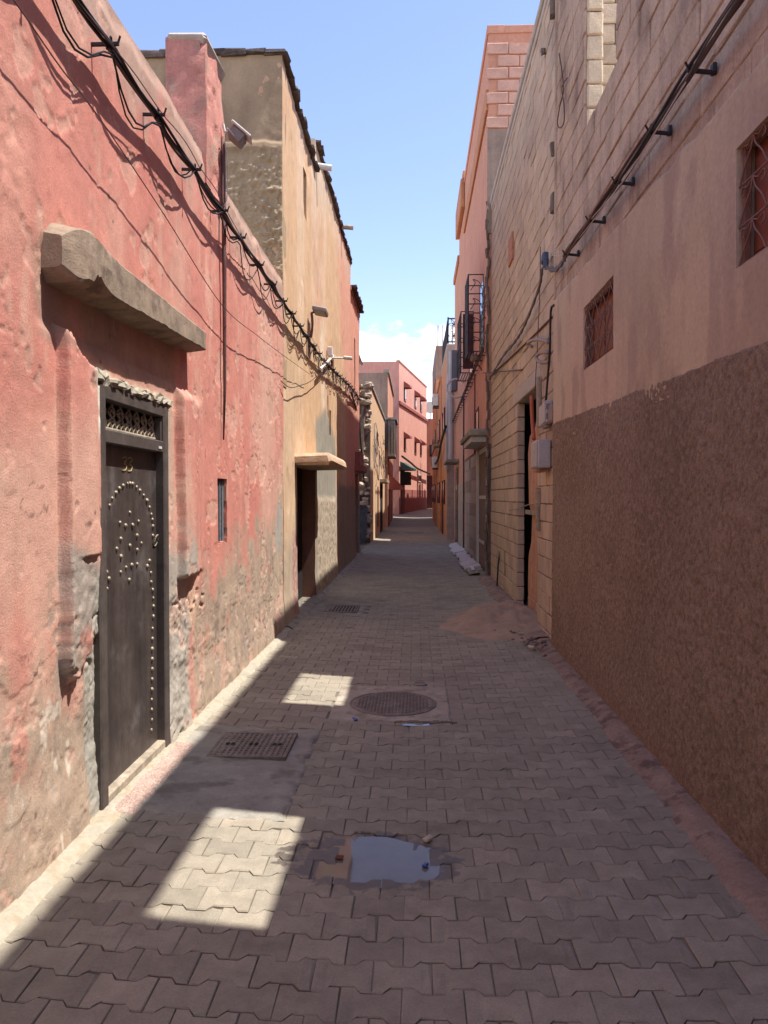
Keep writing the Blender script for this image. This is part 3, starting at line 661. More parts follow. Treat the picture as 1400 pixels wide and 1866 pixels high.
for ox in (0, 10):
    num.tube(smooth_path([dp(223+ox, 834.5+ox*.12), dp(229+ox, 833+ox*.12), dp(230.5+ox, 838+ox*.12), dp(226.5+ox, 844+ox*.12), dp(230.5+ox, 849+ox*.12), dp(229+ox, 856.5+ox*.12), dp(223+ox, 857+ox*.12)], 5), .0034, 5)
num.build('house_number', M['yellow'], door)
kp = at(281, 985, X=XD)
MB().tube([(XD+.012+.01*math.sin(a), kp.y+.028*math.cos(a), kp.z+.034*math.sin(a)) for a in np.linspace(0, 6.0, 20)], .0045, 6).build('ring_handle', M['brass'], door)
MB().b2(XF-.06, XF-.005, DY0+.03, DY1-.07, .045, .115, .006).build('threshold_board', M['oldwood'], door)
MB().b2(XF-.2, XF-.12, DY0-.05, DY1+.05, -.02, DZ1+.04).build('backing', M['dark'], door)
MB().b2(XF-.006, XF+.001, DY1-.17, DY1-.12, 1.885, 1.9).build('paper_label', M['white'], door)
st = slab_sheet('doorstep', -1.62, -1.36, 3.52, 4.56, .018, M['terrazzo'], HP, amp=.0015, edge=.03, st=.02, seed=31)

# cables along the left houses
ZC = 3.755
CB = thing('cable_bundle', 'thick black cable bundle on brackets running along the pink and tan houses', 'cable', (XL, 8, 3.7))
def zcab(y): return ZC+.38*float(sst(10.5, 18.5, y))+.0
byl = [2.2, 2.86]+[3.51, 4.16, 4.86, 5.57, 6.14, 6.87, 7.5, 8.14, 8.72]+[8.72+.62*k for k in range(1, 18)]
for i, y in enumerate(byl):
    b = MB(); z = zcab(y)
    b.box((XL+.06, y, z), (.14, .012, .02), Matrix.Rotation(.06*random.uniform(-1, 1), 3, 'Y'), .003).tube([(XL+.075, y-.01, z-.03), (XL+.075, y+.012, z+.035)], .006, 5)
    b.tube([(XL+.09, y+.012*math.cos(a), z+.036*math.sin(a)) for a in np.linspace(0, 6.28, 12)], .005, 4).tube([(XL+.125, y, z+.005), (XL+.14, y-.012, z+.03)], .005, 4)
    b.build('bracket', M['black_iron'], CB)
def strand(r, off, sag, seed, m, y0=2.0, y1=19.6, name='cable'):
    P = []
    for y in np.arange(y0, y1, .11):
        ph = y*1.1+seed; a = [q for q in byl if q <= y]; b = [q for q in byl if q > y]
        t_ = (y-a[-1])/(b[0]-a[-1]) if a and b else 0
        s_ = sag(a[-1] if a else 0)*4*t_*(1-t_)
        P.append((XL+.085+off*math.cos(ph)+.006*math.sin(y*7+seed)-s_*.12, y, zcab(y)+off*math.sin(ph)-s_))
    return MB().tube(P, r, 6).build(name, m, CB, True)
strand(.010, .008, lambda a: .02, 0, M['cable']); strand(.009, .011, lambda a: .02, 2, M['cable']); strand(.0085, .012, lambda a: .025, 4, M['cable'])
strand(.0085, .018, lambda a: .02, 5.2, M['cable_grey'])
strand(.0055, .015, lambda a: .10+.10*abs(math.sin(a*5.1)), 1, M['cable']); strand(.0045, .01, lambda a: .06+.17*abs(math.sin(a*3.7+1)), 3, M['cable'])
strand(.004, .02, lambda a: .05+.22*abs(math.sin(a*2.3+.4))*(a > 8), 3.3, M['cable'], 7.5); strand(.004, .03, lambda a: .15*abs(math.sin(a*6.1)), 6, M['cable_grey'], 10.2)
strand(.003, .04, lambda a: -.01, 1.5, M['cable_grey'])
def wire(name, label, pts, r, m, off, n=6, cat='wire'):
    P = [at(a, b, X=XL+off) for a, b in pts]
    return tag(MB().tube(smooth_path(P, n), r, 5).build(name, m, None, True), label, cat)
wire('wire', 'thin brown wire stretched diagonally down the pink wall', [(-40, -75), (25, 0), (110, 122), (185, 220), (300, 392), (405, 556), (470, 612), (520, 650), (565, 682)], .0032, M['cable_grey'], .085)
tag(MB().tube(smooth_path([at(512, 694, X=XL+.03), at(528, 706, X=XL+.06), at(545, 703, X=XL+.06), at(570, 692, X=XL+.08), at(600, 662, X=XL+.1)], 6), .005, 5).build('wire', M['cable'], None, True), 'slack black wire looping over the tan wall below the cable bundle', 'wire')
tag(MB().tube([at(584, 672, X=XL+.10), at(608, 648, X=XL+.06)], .018, 6).build('wire_stay', M['white']), 'pale stay rod crossing the cable bundle beside the arm lamp', 'rod')
# conduit and floodlight at the pillar
py_ = lp(401, 500)[0]
tag(MB().tube([(XL+.03, py_, 4.42), (XL+.035, py_, 3.4), (XL+.032, py_+.01, 2.45), (XL+.02, py_+.01, 2.05)], [.017, .017, .012, .006], 8).build('conduit', M['rust'], None, True), 'rusty vertical conduit pipe on the pink wall under the floodlight', 'pipe')
FL = thing('floodlight', 'square floodlight with white rim on the conduit by the parapet pillar', 'floodlight', (XL+.1, py_, 4.45))
Rf = Matrix.Rotation(R(38), 3, 'Y') @ Matrix.Rotation(R(12), 3, 'Z')
fc = Vector((XL+.135, py_+.02, 4.43))
MB().box(fc, (.13, .17, .085), Rf, .012).build('housing', M['lampgrey'], FL)
MB().box(fc+Rf @ Vector((0.01, 0, .052)), (.18, .20, .018), Rf, .004).build('rim', M['lampwhite'], FL)
MB().tube([fc+Rf @ Vector((-.06, 0, 0)), (XL+.045, py_, 4.46), (XL+.03, py_, 4.52)], .012, 6).build('mount', M['lampwhite'], FL)
MB().tube(smooth_path([fc+Rf @ Vector((.01, -.08, -.03)), fc+Vector((-.05, -.1, .02)), (XL+.05, py_-.02, 4.38), (XL+.06, py_+.03, 4.2), (XL+.05, py_+.02, 3.9)], 6), .004, 5).build('lead', M['lampwhite'], FL)

# ------------------------------------------------------------------ left: the tan house, its neighbour and the pink end house
def lb_disp(s, z):
    d = .016*fbm(s*.8, z*.8, 3, 140)+.006*fbm(s*4, z*3, 3, 141)
    d += .02*band(s, 11.5, 14.2, .15)*(1-sst(1.5, 1.62, z+.04*fbm(s*6, z, 3, 142)))*(1+.4*fbm(s*18, z*18, 3, 143))
    d -= .012*sst(.35, .6, fbm(s*3, z*1.2, 4, 144)); d += .03*(1-sst(0, .5, z))
    crk = np.abs(s-12.0-.12*fbm(z*1.3, s*0, 4, 145)); d -= .02*(1-sst(0, .05, crk))*band(z, 4.4, 5.6, .1)
    return d
def lb_col(s, z, d):
    n1 = fbm(s*1.6, z*.35, 5, 150); n2 = fbm(s*.7, z*.6, 4, 151); n3 = fbm(s*7, z*2.2, 4, 152); e = .08*fbm(s*3, z*3, 4, 153); n4 = fbm(s*24, z*24, 3, 154)
    c = bc((.58, .375, .215), s.shape); c = mixc(c, (.62, .435, .285), sst(-.2, .4, n1)); c = mixc(c, (.53, .30, .165), .6*sst(.1, .5, n2))
    c = mixc(c, (.60, .285, .20), sst(15.2, 16.6, s+2.2*n2+.5*(z-4))*.85); c = mixc(c, (.58, .27, .19), sst(17.5, 17.7, s)*.8)
    c = mixc(c, (.59, .33, .225), .6*np.exp(-(((s-11.8)/.5)**2+((z-4.6)/.6)**2)))
    c = mixc(c, (.585, .42, .275), sst(8.4, 8.7, s)*(1-sst(9.6, 10.4, s+e))*(1-sst(2.9, 3.6, z+n1*.5))*.6)
    pale = band(s+.4*e, 12.05, 12.5, .06)*band(z, 3.1, 4.4, .2); c = mixc(c, (.68, .54, .39), pale*.8)
    up = sst(6.2, 6.9, z+.3*n1); c = mixc(c, (.50, .40, .29), up*.5)
    gp = band(s+e+.25*(z > 2.9)*(z-2.9), 11.35, 14.25, .06)*(1-sst(3.0, 3.2, z+e+.25*np.abs(s-12.6)))
    c = mixc(c, (.31, .275, .215), gp)
    rc = band(s, 11.5, 14.2, .1)*(1-sst(1.52, 1.62, z+e)); c = mixc(c, (.46, .375, .27), rc); c = mixc(c, (.24, .17, .12), rc*sst(.0, .25, n4)*.8)
    dk = sst(14.3, 14.5, s)*(1-sst(1.75, 1.95, z+e)); c = mixc(c, (.27, .21, .16), dk*.9)  # lower wall painted darker for the shadow lying on it
    ft = (1-sst(.75, 1.3, z+e*3))*(1-sst(9.3, 9.7, s)); c = mixc(c, (.42, .33, .24), ft*.8)
    tz = band(s, 9.2, 9.6, .03)*(1-sst(1.1, 1.2, z)); c = mixc(c, (.40, .20, .165), tz*.9); c = mixc(c, (.56, .42, .34), tz*sst(.05, .25, n4)*.8)
    jm = band(s, 11.27, 11.33, .012)*(1-sst(2.0, 2.04, z)); c = mixc(c, (.20, .095, .065), jm)  # far jamb of the doorway painted dark red-brown, its shade in the colour
    wp = band(s, 9.45, 9.62, .02)*band(z, 1.1, 1.45, .03); c = mixc(c, (.66, .58, .46), wp*.8)
    return np.clip(c, 0, 1)
DL0, DL1, DLZ = 9.6, 11.3, 2.02
def slot(y0, y1, z0, z1): return lambda s, z: (s > y0) & (s < y1) & (z > z0) & (z < z1)
HT = thing('tan_house', 'tall tan plastered house with a slab over its open dark doorway', 'house', (XL, 10, 0))
HT2 = thing('tan_house', 'tan plastered house with the grey cement patch and pale rain spout', 'house', (XL, 14, 0))
HT3 = thing('pink_house', 'narrow pink house at the end of the sunlit row by the rubble wall', 'house', (XL, 19, 0))
def front(H, y0, y1, zt, hole, st=.035):
    yc = W[H.name].y
    relief('wall', (XL, yc, 0), (0, 1, 0), steps((y0-yc, y1-yc, st)), steps((-.1, zt, st)), M['plaster'], H, lb_disp, lb_col, hole, thick=.28)
h1 = slot(DL0, DL1, -1, DLZ); h2 = slot(10.2, 10.5, 5.5, 6.15)
front(HT, 8.58, 11.42, 6.62, lambda s, z: h1(s, z) | h2(s, z), .028)
h3 = slot(13.2, 13.5, 2.72, 3.18); h4 = slot(13.75, 14.0, 3.62, 4.2)
front(HT2, 11.42, 17.6, 7.1, lambda s, z: h3(s, z) | h4(s, z), .032)
h5 = slot(18.6, 18.9, 4.1, 5.6)
front(HT3, 17.6, 20.35, 6.6, lambda s, z: h5(s, z) | slot(19.0, 19.95, -1, 2.2)(s, z), .04)
for H, (a, b, c, d_) in ((HT, (10.2, 10.5, 5.5, 6.15)), (HT2, (13.2, 13.5, 2.72, 3.18)), (HT2, (13.75, 14.0, 3.62, 4.2)), (HT3, (18.6, 18.9, 4.1, 5.6))):
    MB().b2(XL-.24, XL-.2, a-.03, b+.03, c-.03, d_+.03).build('slit_window', M['dark'], H)
# shaded flank of the tan house above the pink roof
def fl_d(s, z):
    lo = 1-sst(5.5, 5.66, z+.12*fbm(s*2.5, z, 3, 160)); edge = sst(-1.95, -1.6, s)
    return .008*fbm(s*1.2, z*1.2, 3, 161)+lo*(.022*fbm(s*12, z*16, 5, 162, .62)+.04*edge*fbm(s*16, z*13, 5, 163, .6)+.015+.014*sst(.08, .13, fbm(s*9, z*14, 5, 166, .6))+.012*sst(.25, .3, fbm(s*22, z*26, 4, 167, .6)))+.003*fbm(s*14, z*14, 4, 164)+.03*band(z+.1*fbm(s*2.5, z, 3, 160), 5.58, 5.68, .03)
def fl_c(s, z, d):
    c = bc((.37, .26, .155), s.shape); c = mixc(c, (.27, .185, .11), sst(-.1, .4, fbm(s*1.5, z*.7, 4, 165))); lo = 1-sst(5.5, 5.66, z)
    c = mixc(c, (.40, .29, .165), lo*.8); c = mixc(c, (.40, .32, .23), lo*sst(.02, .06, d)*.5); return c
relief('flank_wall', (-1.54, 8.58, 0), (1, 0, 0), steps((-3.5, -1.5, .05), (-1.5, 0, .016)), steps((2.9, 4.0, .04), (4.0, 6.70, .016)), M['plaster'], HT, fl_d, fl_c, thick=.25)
MB().b2(-5.05, -1.8, 8.84, 8.9, 6.2, 6.3).build('roof_deck', M['cement'], HT)
MB().b2(-6, -1.82, 8.9, 11.4, 6.0, 6.1).build('roof_deck', M['cement'], HT)
MB().b2(-6, -1.82, 11.45, 17.55, 6.5, 6.6).b2(-6, -1.82, 11.42, 11.6, 6.0, 7.0).build('roof_deck', M['cement'], HT2)
MB().b2(-6, -1.82, 17.62, 20.3, 6.0, 6.1).b2(-6, -1.83, 20.1, 20.34, 0, 6.5).build('end_wall', M['tan_w'], HT3)
# rough stones along the roof edges
capm = []
for k in range(5):
    me = MB().box((0, 0, 0), (.26, .29, .05), None, .016).mesh('cap_stone'); jitter(me, .017, 40+k); me.materials.append(M['tilecap']); capm.append(me)
def cap_row(H, y0, y1, z0, z1, stp=.235, out=.025):
    n = max(1, int((y1-y0)/stp))
    for i in range(n):
        t_ = (i+.5)/n; link('cap_stone', random.choice(capm), None, H, (XL-.10+out+random.uniform(-.02, .02), y0+(y1-y0)*t_, z0+(z1-z0)*t_+.02+random.uniform(-.008, .008)), (random.uniform(-.05, .05), random.uniform(-.06, .06), random.uniform(-.12, .12)))
cap_row(HT, 8.58, 11.42, 6.70, 6.58); cap_row(HT2, 11.5, 17.6, 7.08, 7.1); cap_row(HT3, 17.7, 20.35, 6.6, 6.62, .25, .1)
for i in range(15):
    x = -1.62-i*.24; link('cap_stone', random.choice(capm), None, HT, (x, 8.66, 6.725+random.uniform(-.006, .008)), (random.uniform(-.04, .04), random.uniform(-.04, .04), 1.57))
MB().b2(XL-.26, XL+.02, 17.58, 20.36, 6.5, 6.62, .01).build('eave_board', M['salmon_dk'], HT3)
# rain spouts
p = at(577, 300, X=XL); MB().tube([(XL-.1, p.y, p.z), (XL+.24, p.y+.02, p.z-.05)], .05, 10).build('rain_spout', M['white'], HT2)
p = at(622, 412, X=XL); MB().tube([(XL-.1, p.y, p.z), (XL+.25, p.y+.02, p.z-.03)], .05, 8).build('rain_spout', M['oldwood'], HT2)
# slab over the tan house doorway
sb = MB().box((XL+.17, 10.47, 2.085), (.58, 2.08, .15), Matrix.Rotation(R(-2), 3, 'Y'), .035).mesh('slab_canopy'); jitter(sb, .012, 4)
link('slab_canopy', sb, mat('slab_render', (.50, .34, .22), var=.2, sc=5, bump=.6, bsc=30, bdist=.02), HT)
MB().b2(XL-.26, XL-.20, DL0-.1, DL1+.1, -.05, DLZ+.1).build('doorway_dark', M['dark'], HT)
dd = MB().b2(XL-.19, XL-.15, DL0+.0, DL0+.85, .05, 1.9, .004).build('door', M['maroon'], HT)
for k in range(3): MB().b2(XL-.15, XL-.138, DL0+.08, DL0+.75, .2+.55*k, .62+.55*k, .006).build('panel', M['maroon'], dd)
MB().b2(XL-.1, XL-.02, DL0+.01, DL0+.06, .04, .75, .004).build('door_post', M['greywood'], HT)
# end house: recessed door and a small hood
MB().b2(XL-.26, XL-.22, 18.95, 20.0, -.05, 2.25).build('door', M['maroon'], HT3)
MB().b2(XL-.05, XL+.22, 18.8, 20.2, 2.25, 2.4, .01).b2(XL-.05, XL+.14, 18.9, 20.1, 2.4, 2.75, .01).build('door_hood', M['salmon_dk'], HT3)
# lamps on the tan houses
def arm_lamp(label, pbase, ptop, head, hd, tilt, m):
    t = thing('wall_lamp', label, 'lamp', pbase); MB().tube(smooth_path([pbase, (pbase[0]+.02, pbase[1], (pbase[2]+ptop[2])/2), ptop], 5), .018, 6).build('pole', M['rust'], t)
    MB().tube([ptop, head], .016, 6).build('arm', m, t)
    MB().box(Vector(head)+Vector((hd[0]*.3, 0, 0)), hd, Matrix.Rotation(tilt, 3, 'Y'), .015).build('head', m, t); return t
a = at(567, 615, X=XL+.05); b = at(568, 570, X=XL+.05)
arm_lamp('small boxy street lamp on a dark pole above the cable bundle', a, b, b+Vector((.06, .05, .03)), (.2, .34, .07), R(12), M['lampgrey'])
a = at(603, 672, X=XL+.05); b = at(602, 652, X=XL+.05)
arm_lamp('slim arm lamp sticking out over the lane beside the stay rod', a, b, b+Vector((.26, .03, .0)), (.16, .12, .05), R(6), M['lampwhite'])
p = at(602, 641, X=XL+.06); tag(MB().box(p, (.09, .12, .16), None, .01).build('junction_box', M['lampwhite']), 'pale junction box above the slim arm lamp', 'box')
# drooping service cable off the end house
p0 = at(648, 742, X=XL+.05)
tag(MB().tube(smooth_path([at(640, 715, X=XL+.1), at(653, 760, Y=20.6), at(657, 800, Y=20.8), at(661, 850, Y=21.2), at(664, 880, Y=21.5)], 6), .022, 6).build('service_cable', M['cable'], None, True), 'black service cable dropping off the corner of the pink end house', 'cable')

# ------------------------------------------------------------------ right: the roughcast house with its unfinished block storey
HR = thing('block_topped_house', 'house with dark roughcast foot, plaster band and pink washed block storey', 'house', (XR, 5, 0))
ZD, ZP = 2.30, 3.47
def zdado(y): return 2.235+.026*(y-3)
def zband(y): return 3.39+.045*(y-3)
W1 = (5.36, 6.30, 2.655, 3.17); W2 = (2.30, 3.335, 2.60, 3.13)
def dado_d(s, z):
    g1 = fbm(s*46, z*46, 3, 170); g2 = fbm(s*20, z*20, 3, 171)
    return .018+.010*fbm(s*1.2, z*1.2, 3, 172)+.0055*g1+.0035*g2+.01*(1-sst(0, .3, z))-.03*sst(-.012, .0, z-zdado(s)+.014*fbm(s*7, s*0, 5, 173, .65))
def dado_c(s, z, d):
    n = fbm(s*.9, z*.9, 4, 174); g = fbm(s*46, z*46, 3, 170); g2 = fbm(s*90, z*90, 2, 176)
    c = bc((.285, .202, .142), s.shape); c = mixc(c, (.24, .165, .112), sst(-.2, .4, n)); c = mixc(c, (.36, .265, .185), .5*sst(.05, .5, g+.3*g2)); c = mixc(c, (.14, .092, .066), .5*sst(.05, .5, -g+.2*g2))
    c = mixc(c, (.27, .155, .105), .6*(1-sst(.0, .35, z+.15*n)))
    return c
us = steps((-(7.64-5), -(2.35-5), .0095)); zs = steps((-.1, 2.40, .0095))
dado = relief('roughcast_dado', (XR, 5, 0), (0, -1, 0), us, zs, M['roughcast'], HR, dado_d, dado_c, None, thick=.05)
def band_d(s, z): return .012+.008*fbm(s*.9, z*.9, 3, 180)+.004*fbm(s*3, z*2, 3, 181)+.0012*fbm(s*14, z*14, 3, 182)-.05*sst(-.012, .008, z-zband(s)+.02*fbm(s*5, s*0, 4, 183))
def band_c(s, z, d):
    n1 = fbm(s*1.6, z*.8, 5, 184); n2 = fbm(s*.8, z*.8, 4, 185)
    c = bc((.52, .395, .265), s.shape); c = mixc(c, (.44, .335, .225), sst(-.25, .4, n1)); c = mixc(c, (.51, .355, .25), .6*sst(.0, .5, n2)); c = mixc(c, (.36, .255, .19), (.75)*sst(.05, .45, fbm(s*4.5, z*1.6, 5, 186)))
    wv = np.exp(-(((s-3.4)/.25)**2+((z-2.9)/.35)**2)); c = mixc(c, (.36, .27, .21), .6*wv)
    return c
relief('plaster_band', (XR, 5, 0), (0, -1, 0), steps((-(7.64-5), -(2.2-5), .02)), steps((2.15, 3.72, .018)), M['plaster_r'], HR, band_d, band_c,
       lambda s, z: slot(*W1)(s, z) | slot(*W2)(s, z), thick=.16)
relief('wall', (XR, 0, 0), (0, -1, 0), steps((-2.3, 4.5, .2)), steps((-.1, 3.5, .2)), M['roughcast'], HR, lambda s, z: .012+0*s, dado_c, None, thick=.2)
MB().b2(XR+.05, XR+.16, -4.5, 7.63, -.1, 2.6).b2(XR+.05, XR+.16, -4.5, 7.63, 3.2, 3.5).build('wall_core', M['mortar_pink'], HR)
MB().b2(XR+.17, 6.5, -4.5, 7.6, 3.3, 3.45).build('terrace_floor', M['cap'], HR)
MB().b2(6.5, 6.7, -4.5, 7.6, -.1, 4.2).build('back_wall', M['cap'], HR)
# windows of the plaster band: recessed frame, red shutter and a scrolled grille
def scroll_window(y0, y1, z0, z1, shut):
    wf = MB(); x = XR+.012; f = .024
    wf.b2(x, x+.03, y0, y0+f, z0, z1, .003).b2(x, x+.03, y1-f, y1, z0, z1, .003).b2(x, x+.029, y0+f, y1-f, z0, z0+f, .003).b2(x, x+.029, y0+f, y1-f, z1-f, z1, .003)
    o = wf.build('window', M['grille'], HR)
    g = MB(); nc = max(3, round((y1-y0)/.24)); cw = (y1-y0)/nc; nr = 3; ch = (z1-z0)/nr; xg = x-.012
    for r_ in range(1, nr): g.tube([(xg, y0, z0+r_*ch), (xg, y1, z0+r_*ch)], .004, 5)
    for r_ in range(nr):
        for c_ in range(nc):
            ya = y0+c_*cw; za = z0+r_*ch
            for sg in (0, 1):
                q = lambda u, v: (xg, ya+(u if sg == 0 else 1-u)*cw, za+v*ch)
                g.tube(smooth_path([q(0, 0), q(.18, .38), q(.42, .72), q(.5, 1.0)], 5), .0042, 5)
                g.tube(smooth_path([q(.5, .98), q(.3, .86), q(.12, .92), q(.08, .74), q(.2, .7)], 4), .0036, 5)
    g.build('grille', M['grille'], o, True)
    MB().b2(XR+.065, XR+.08, y0+(y1-y0)*shut, y1, z0, z1).build('shutter', M['shutter'], o)
    for k in (0, .5): MB().b2(XR+.057, XR+.065, y0+(y1-y0)*(shut+.04+k*.9*(1-shut)), y0+(y1-y0)*(shut+.04+(k+.43)*.9*(1-shut)), z0+.06, z1-.06, .004).build('shutter_panel', M['shutter'], o)
    MB().b2(XR+.15, XR+.155, y0-.05, y1+.05, z0-.05, z1+.05).build('dark_room', M['dark'], o)
    return o
scroll_window(*W1, .12); scroll_window(*W2, .62)
# blocks of the upper storey, laid in courses, with two sunlit openings to the roof terrace
OPN = [(2.50, 3.48), (5.40, 6.36)]; OZ0, OZ1 = 4.66, 6.08; BZ0 = 3.30; NC = 17; BH = .2; BL = .4; ZRT = BZ0+NC*BH
bm_ = []
def block_mesh(k, m, l=.392, h=.191, dp=.05):
    me = MB().box((0, 0, 0), (dp, l, h), None, .008).mesh('block'); jitter(me, .0035, 200+k); me.materials.append(m); return me
pinkb = [block_mesh(k, M['block_pink']) for k in range(5)]
def courses(y0, y1, z0, n, holes, bl=BL, bh=BH):
    out = []
    for r_ in range(n):
        za = z0+r_*bh; y = y0-(bl/2 if r_ % 2 else 0)
        while y < y1:
            segs = [(max(y, y0), min(y+bl, y1))]
            for (ha, hb, hz0, hz1) in holes:
                if za+bh*.5 > hz0 and za+bh*.5 < hz1:
                    ns = []
                    for a, b in segs:
                        if b <= ha or a >= hb: ns.append((a, b))
                        else:
                            if a < ha: ns.append((a, ha))
                            if b > hb: ns.append((hb, b))
                    segs = ns
            out += [((a+b)/2, b-a, za+bh/2) for a, b in segs if b-a > .05]; y += bl
    return out
oh = [(a, b, OZ0, OZ1) for a, b in OPN]
for yc, ln, zc in courses(1.63, 7.63, BZ0, NC, oh):
    link('block', random.choice(pinkb), None, HR, (XR+.028+random.gauss(0, .0025), yc, zc), (random.gauss(0, .004), random.gauss(0, .004), random.gauss(0, .004)), (1, (ln-.008)/.392, 1))
core = MB(); xa, xb = XR+.014, XR+.14
edges = [-4.5]+[e for o_ in OPN for e in o_]+[7.63]
core.b2(xa, xb, -4.5, 7.63, BZ0-.02, OZ0-.004).b2(xa, xb, -4.5, 7.63, OZ1+.004, ZRT)
for i in range(0, len(edges), 2): core.b2(xa, xb, edges[i]+(.004 if i else 0), edges[i+1]-(.004 if i+2 < len(edges) else 0), OZ0-.004, OZ1+.004)
core.build('block_core', M['mortar_pink'], HR)
# beige blocks facing the far jamb of each opening, and the terrace's end wall seen through it
bbm = []
for k in range(4):
    me = MB().box((0, 0, 0), (.13, .03, .19), None, .012).mesh('jamb_block'); jitter(me, .004, 300+k); me.materials.append(M['beige_block']); bbm.append(me)
for a, b in OPN:
    for r_ in range(7): link('jamb_block', random.choice(bbm), None, HR, (XR+.082, b-.012, OZ0+.1+r_*.2))
ebm = []
for k in range(4):
    me = MB().box((0, 0, 0), (.39, .06, .19), None, .01).mesh('terrace_block'); jitter(me, .004, 310+k); me.materials.append(M['beige_block']); ebm.append(me)
for r_ in range(17):
    for q in range(6):
        x = XR+.36+q*.4+(.2 if r_ % 2 else 0)
        if not (r_ == 9 and q == 0): link('terrace_block', random.choice(ebm), None, HR, (x, 7.56, BZ0+.1+r_*.2))
MB().b2(XR+.141, 4.4, 7.6, 7.63, BZ0, ZRT+.2).build('terrace_wall', M['beige_block'], HR)
# cable run on the block storey
CR_ = thing('cable_bundle', 'brown cable bundle on iron brackets along the pink washed blocks', 'cable', (XR, 5, 3.65))
rb = [(1.9, 3.6), (2.6, 3.6), (3.61, 3.615), (4.22, 3.625), (4.92, 3.64), (5.66, 3.665), (6.53, 3.70)]
for y, z in rb:
    MB().box((XR-.065, y, z), (.14, .014, .022), Matrix.Rotation(.12, 3, 'Y'), .004).box((XR-.01, y, z+.01), (.02, .04, .05), None, .004).tube([(XR-.12, y, z+.0), (XR-.15, y-.02, z+.035)], .006, 5).tube([(XR-.11, y+.01*math.cos(a), z+.02+.03*math.sin(a)) for a in np.linspace(0, 6.28, 10)], .005, 4).build('bracket', M['black_iron'], CR_)
def rcab(r, off, ph, sag, m, ye=6.7):
    P = []
    for y in np.arange(1.7, ye, .1):
        z = np.interp(y, [q[0] for q in rb], [q[1] for q in rb]); P.append((XR-.108+off*math.cos(y*1.4+ph), y, z+.02+off*math.sin(y*1.4+ph)-sag*abs(math.sin(y*3.1+ph))))
    MB().tube(P, r, 6).build('cable', m, CR_, True)
rcab(.012, .012, 0, .01, M['cable_grey']); rcab(.010, .018, 2.1, .012, M['rust']); rcab(.009, .02, 4.2, .01, M['cable']); rcab(.006, .028, 5.3, .02, M['cable_grey'])
pe = Vector((XR-.09, 6.7, 3.72)); kn = at(992, 470, X=XR-.06)
tag(MB().tube(smooth_path([at(1250, 150, X=XR-.15), at(1130, 338, X=XR-.14), at(1050, 425, X=XR-.1), at(1003, 462, X=XR-.06)], 6), .0035, 5).build('wire', M['white_wire'], None, True), 'pale wire along the brown cables to the blue rag', 'wire')
tag(MB().tube(smooth_path([at(1120, 352, X=XR-.14), at(1035, 457, X=XR-.1), at(1005, 466, X=XR-.06)], 6), .003, 5).build('wire', M['white_wire'], None, True), 'second slack pale wire tied off at the blue rag', 'wire')
dn = MB(); pts = [pe, at(1012, 492, X=XR-.06), at(990, 488, X=XR-.05), at(984, 520, X=XR-.05), at(965, 572, X=XR-.05), at(950, 605, X=XR-.04), at(936, 626, X=XR-.04), at(915, 652, X=XR-.04), at(893, 690, X=XR-.03)]
for o_ in (0, .018, -.018): dn.tube([Vector(q)+Vector((0, o_*math.sin(i), o_*math.cos(i))) for i, q in enumerate(smooth_path(pts, 7))], .012, 6)
tag(dn.build('cable_bundle', M['cable_grey'], None, True), 'twisted cable drooping down the block house from the blue rag', 'cable')
rg = MB().box((0, 0, 0), (.05, .13, .11), None, .03).box((0, -.1, -.08), (.035, .05, .12), Matrix.Rotation(.4, 3, 'X'), .015).mesh('blue_rag'); jitter(rg, .014, 8)
tag(link('blue_rag', rg, M['bluerag'], None, kn), 'faded blue rag knotted round cables at the house corner', 'rag')
# loop of wire hanging above
lw = [at(1019, 97, X=XR-.03), at(1024, 130, X=XR-.03), at(1027, 165, X=XR-.03), at(1020, 195, X=XR-.03), at(1016, 225, X=XR-.03), at(1021, 233, X=XR-.03), at(1028, 222, X=XR-.03), at(1028, 190, X=XR-.03), at(1024, 160, X=XR-.03), at(1034, 142, X=XR-.03)]
tag(MB().tube(smooth_path(lw, 5), .006, 5).build('wire_loop', M['rust'], None, True), 'rusty wire hanging in a narrow loop on the pink washed blocks', 'wire')

# ------------------------------------------------------------------ right: the bare block house
HB = thing('block_house', 'bare concrete block house with a broken peach board door', 'house', (XR, 11, 0))
XB = XR+.02; BY0, BY1, BN = 7.645, 14.2, 36; B0 = -.08; ZBT = B0+BN*.2
DR = (8.80, 10.58, -1, 2.93); LN = (8.6, 10.8, 2.9, 3.13); PQ = at(933, 455, X=XB)
blk = [block_mesh(20+k, M['block']) for k in range(6)]
lst = courses(BY0, BY1, B0, BN, [DR, LN, (11.9, 12.1, .35, .75)])
lst.sort(key=lambda q: math.hypot(q[0], q[2]-1.6))
for yc, ln, zc in lst[:300]:
    link('block', random.choice(blk), None, HB, (XB+.028+random.gauss(0, .0028), yc+random.gauss(0, .002), zc+random.gauss(0, .0015)), (random.gauss(0, .006), random.gauss(0, .005), random.gauss(0, .005)), (1, (ln-.009)/.392, 1))
mb = MB()
for yc, ln, zc in lst[300:]:
    mb.box((XB+.026+random.gauss(0, .003), yc, zc), (.05, ln-.012, .188), Matrix.Rotation(random.gauss(0, .006), 3, 'X'), .008)
o = mb.build('block_field', M['block'], HB); o['kind'] = 'stuff'
c_ = MB(); c_.b2(XB+.014, XB+.2, BY0, DR[0], B0, ZBT).b2(XB+.014, XB+.105, DR[1], BY1, B0, ZBT).b2(XB+.0145, XB+.2, DR[0], DR[1], 2.93, ZBT)
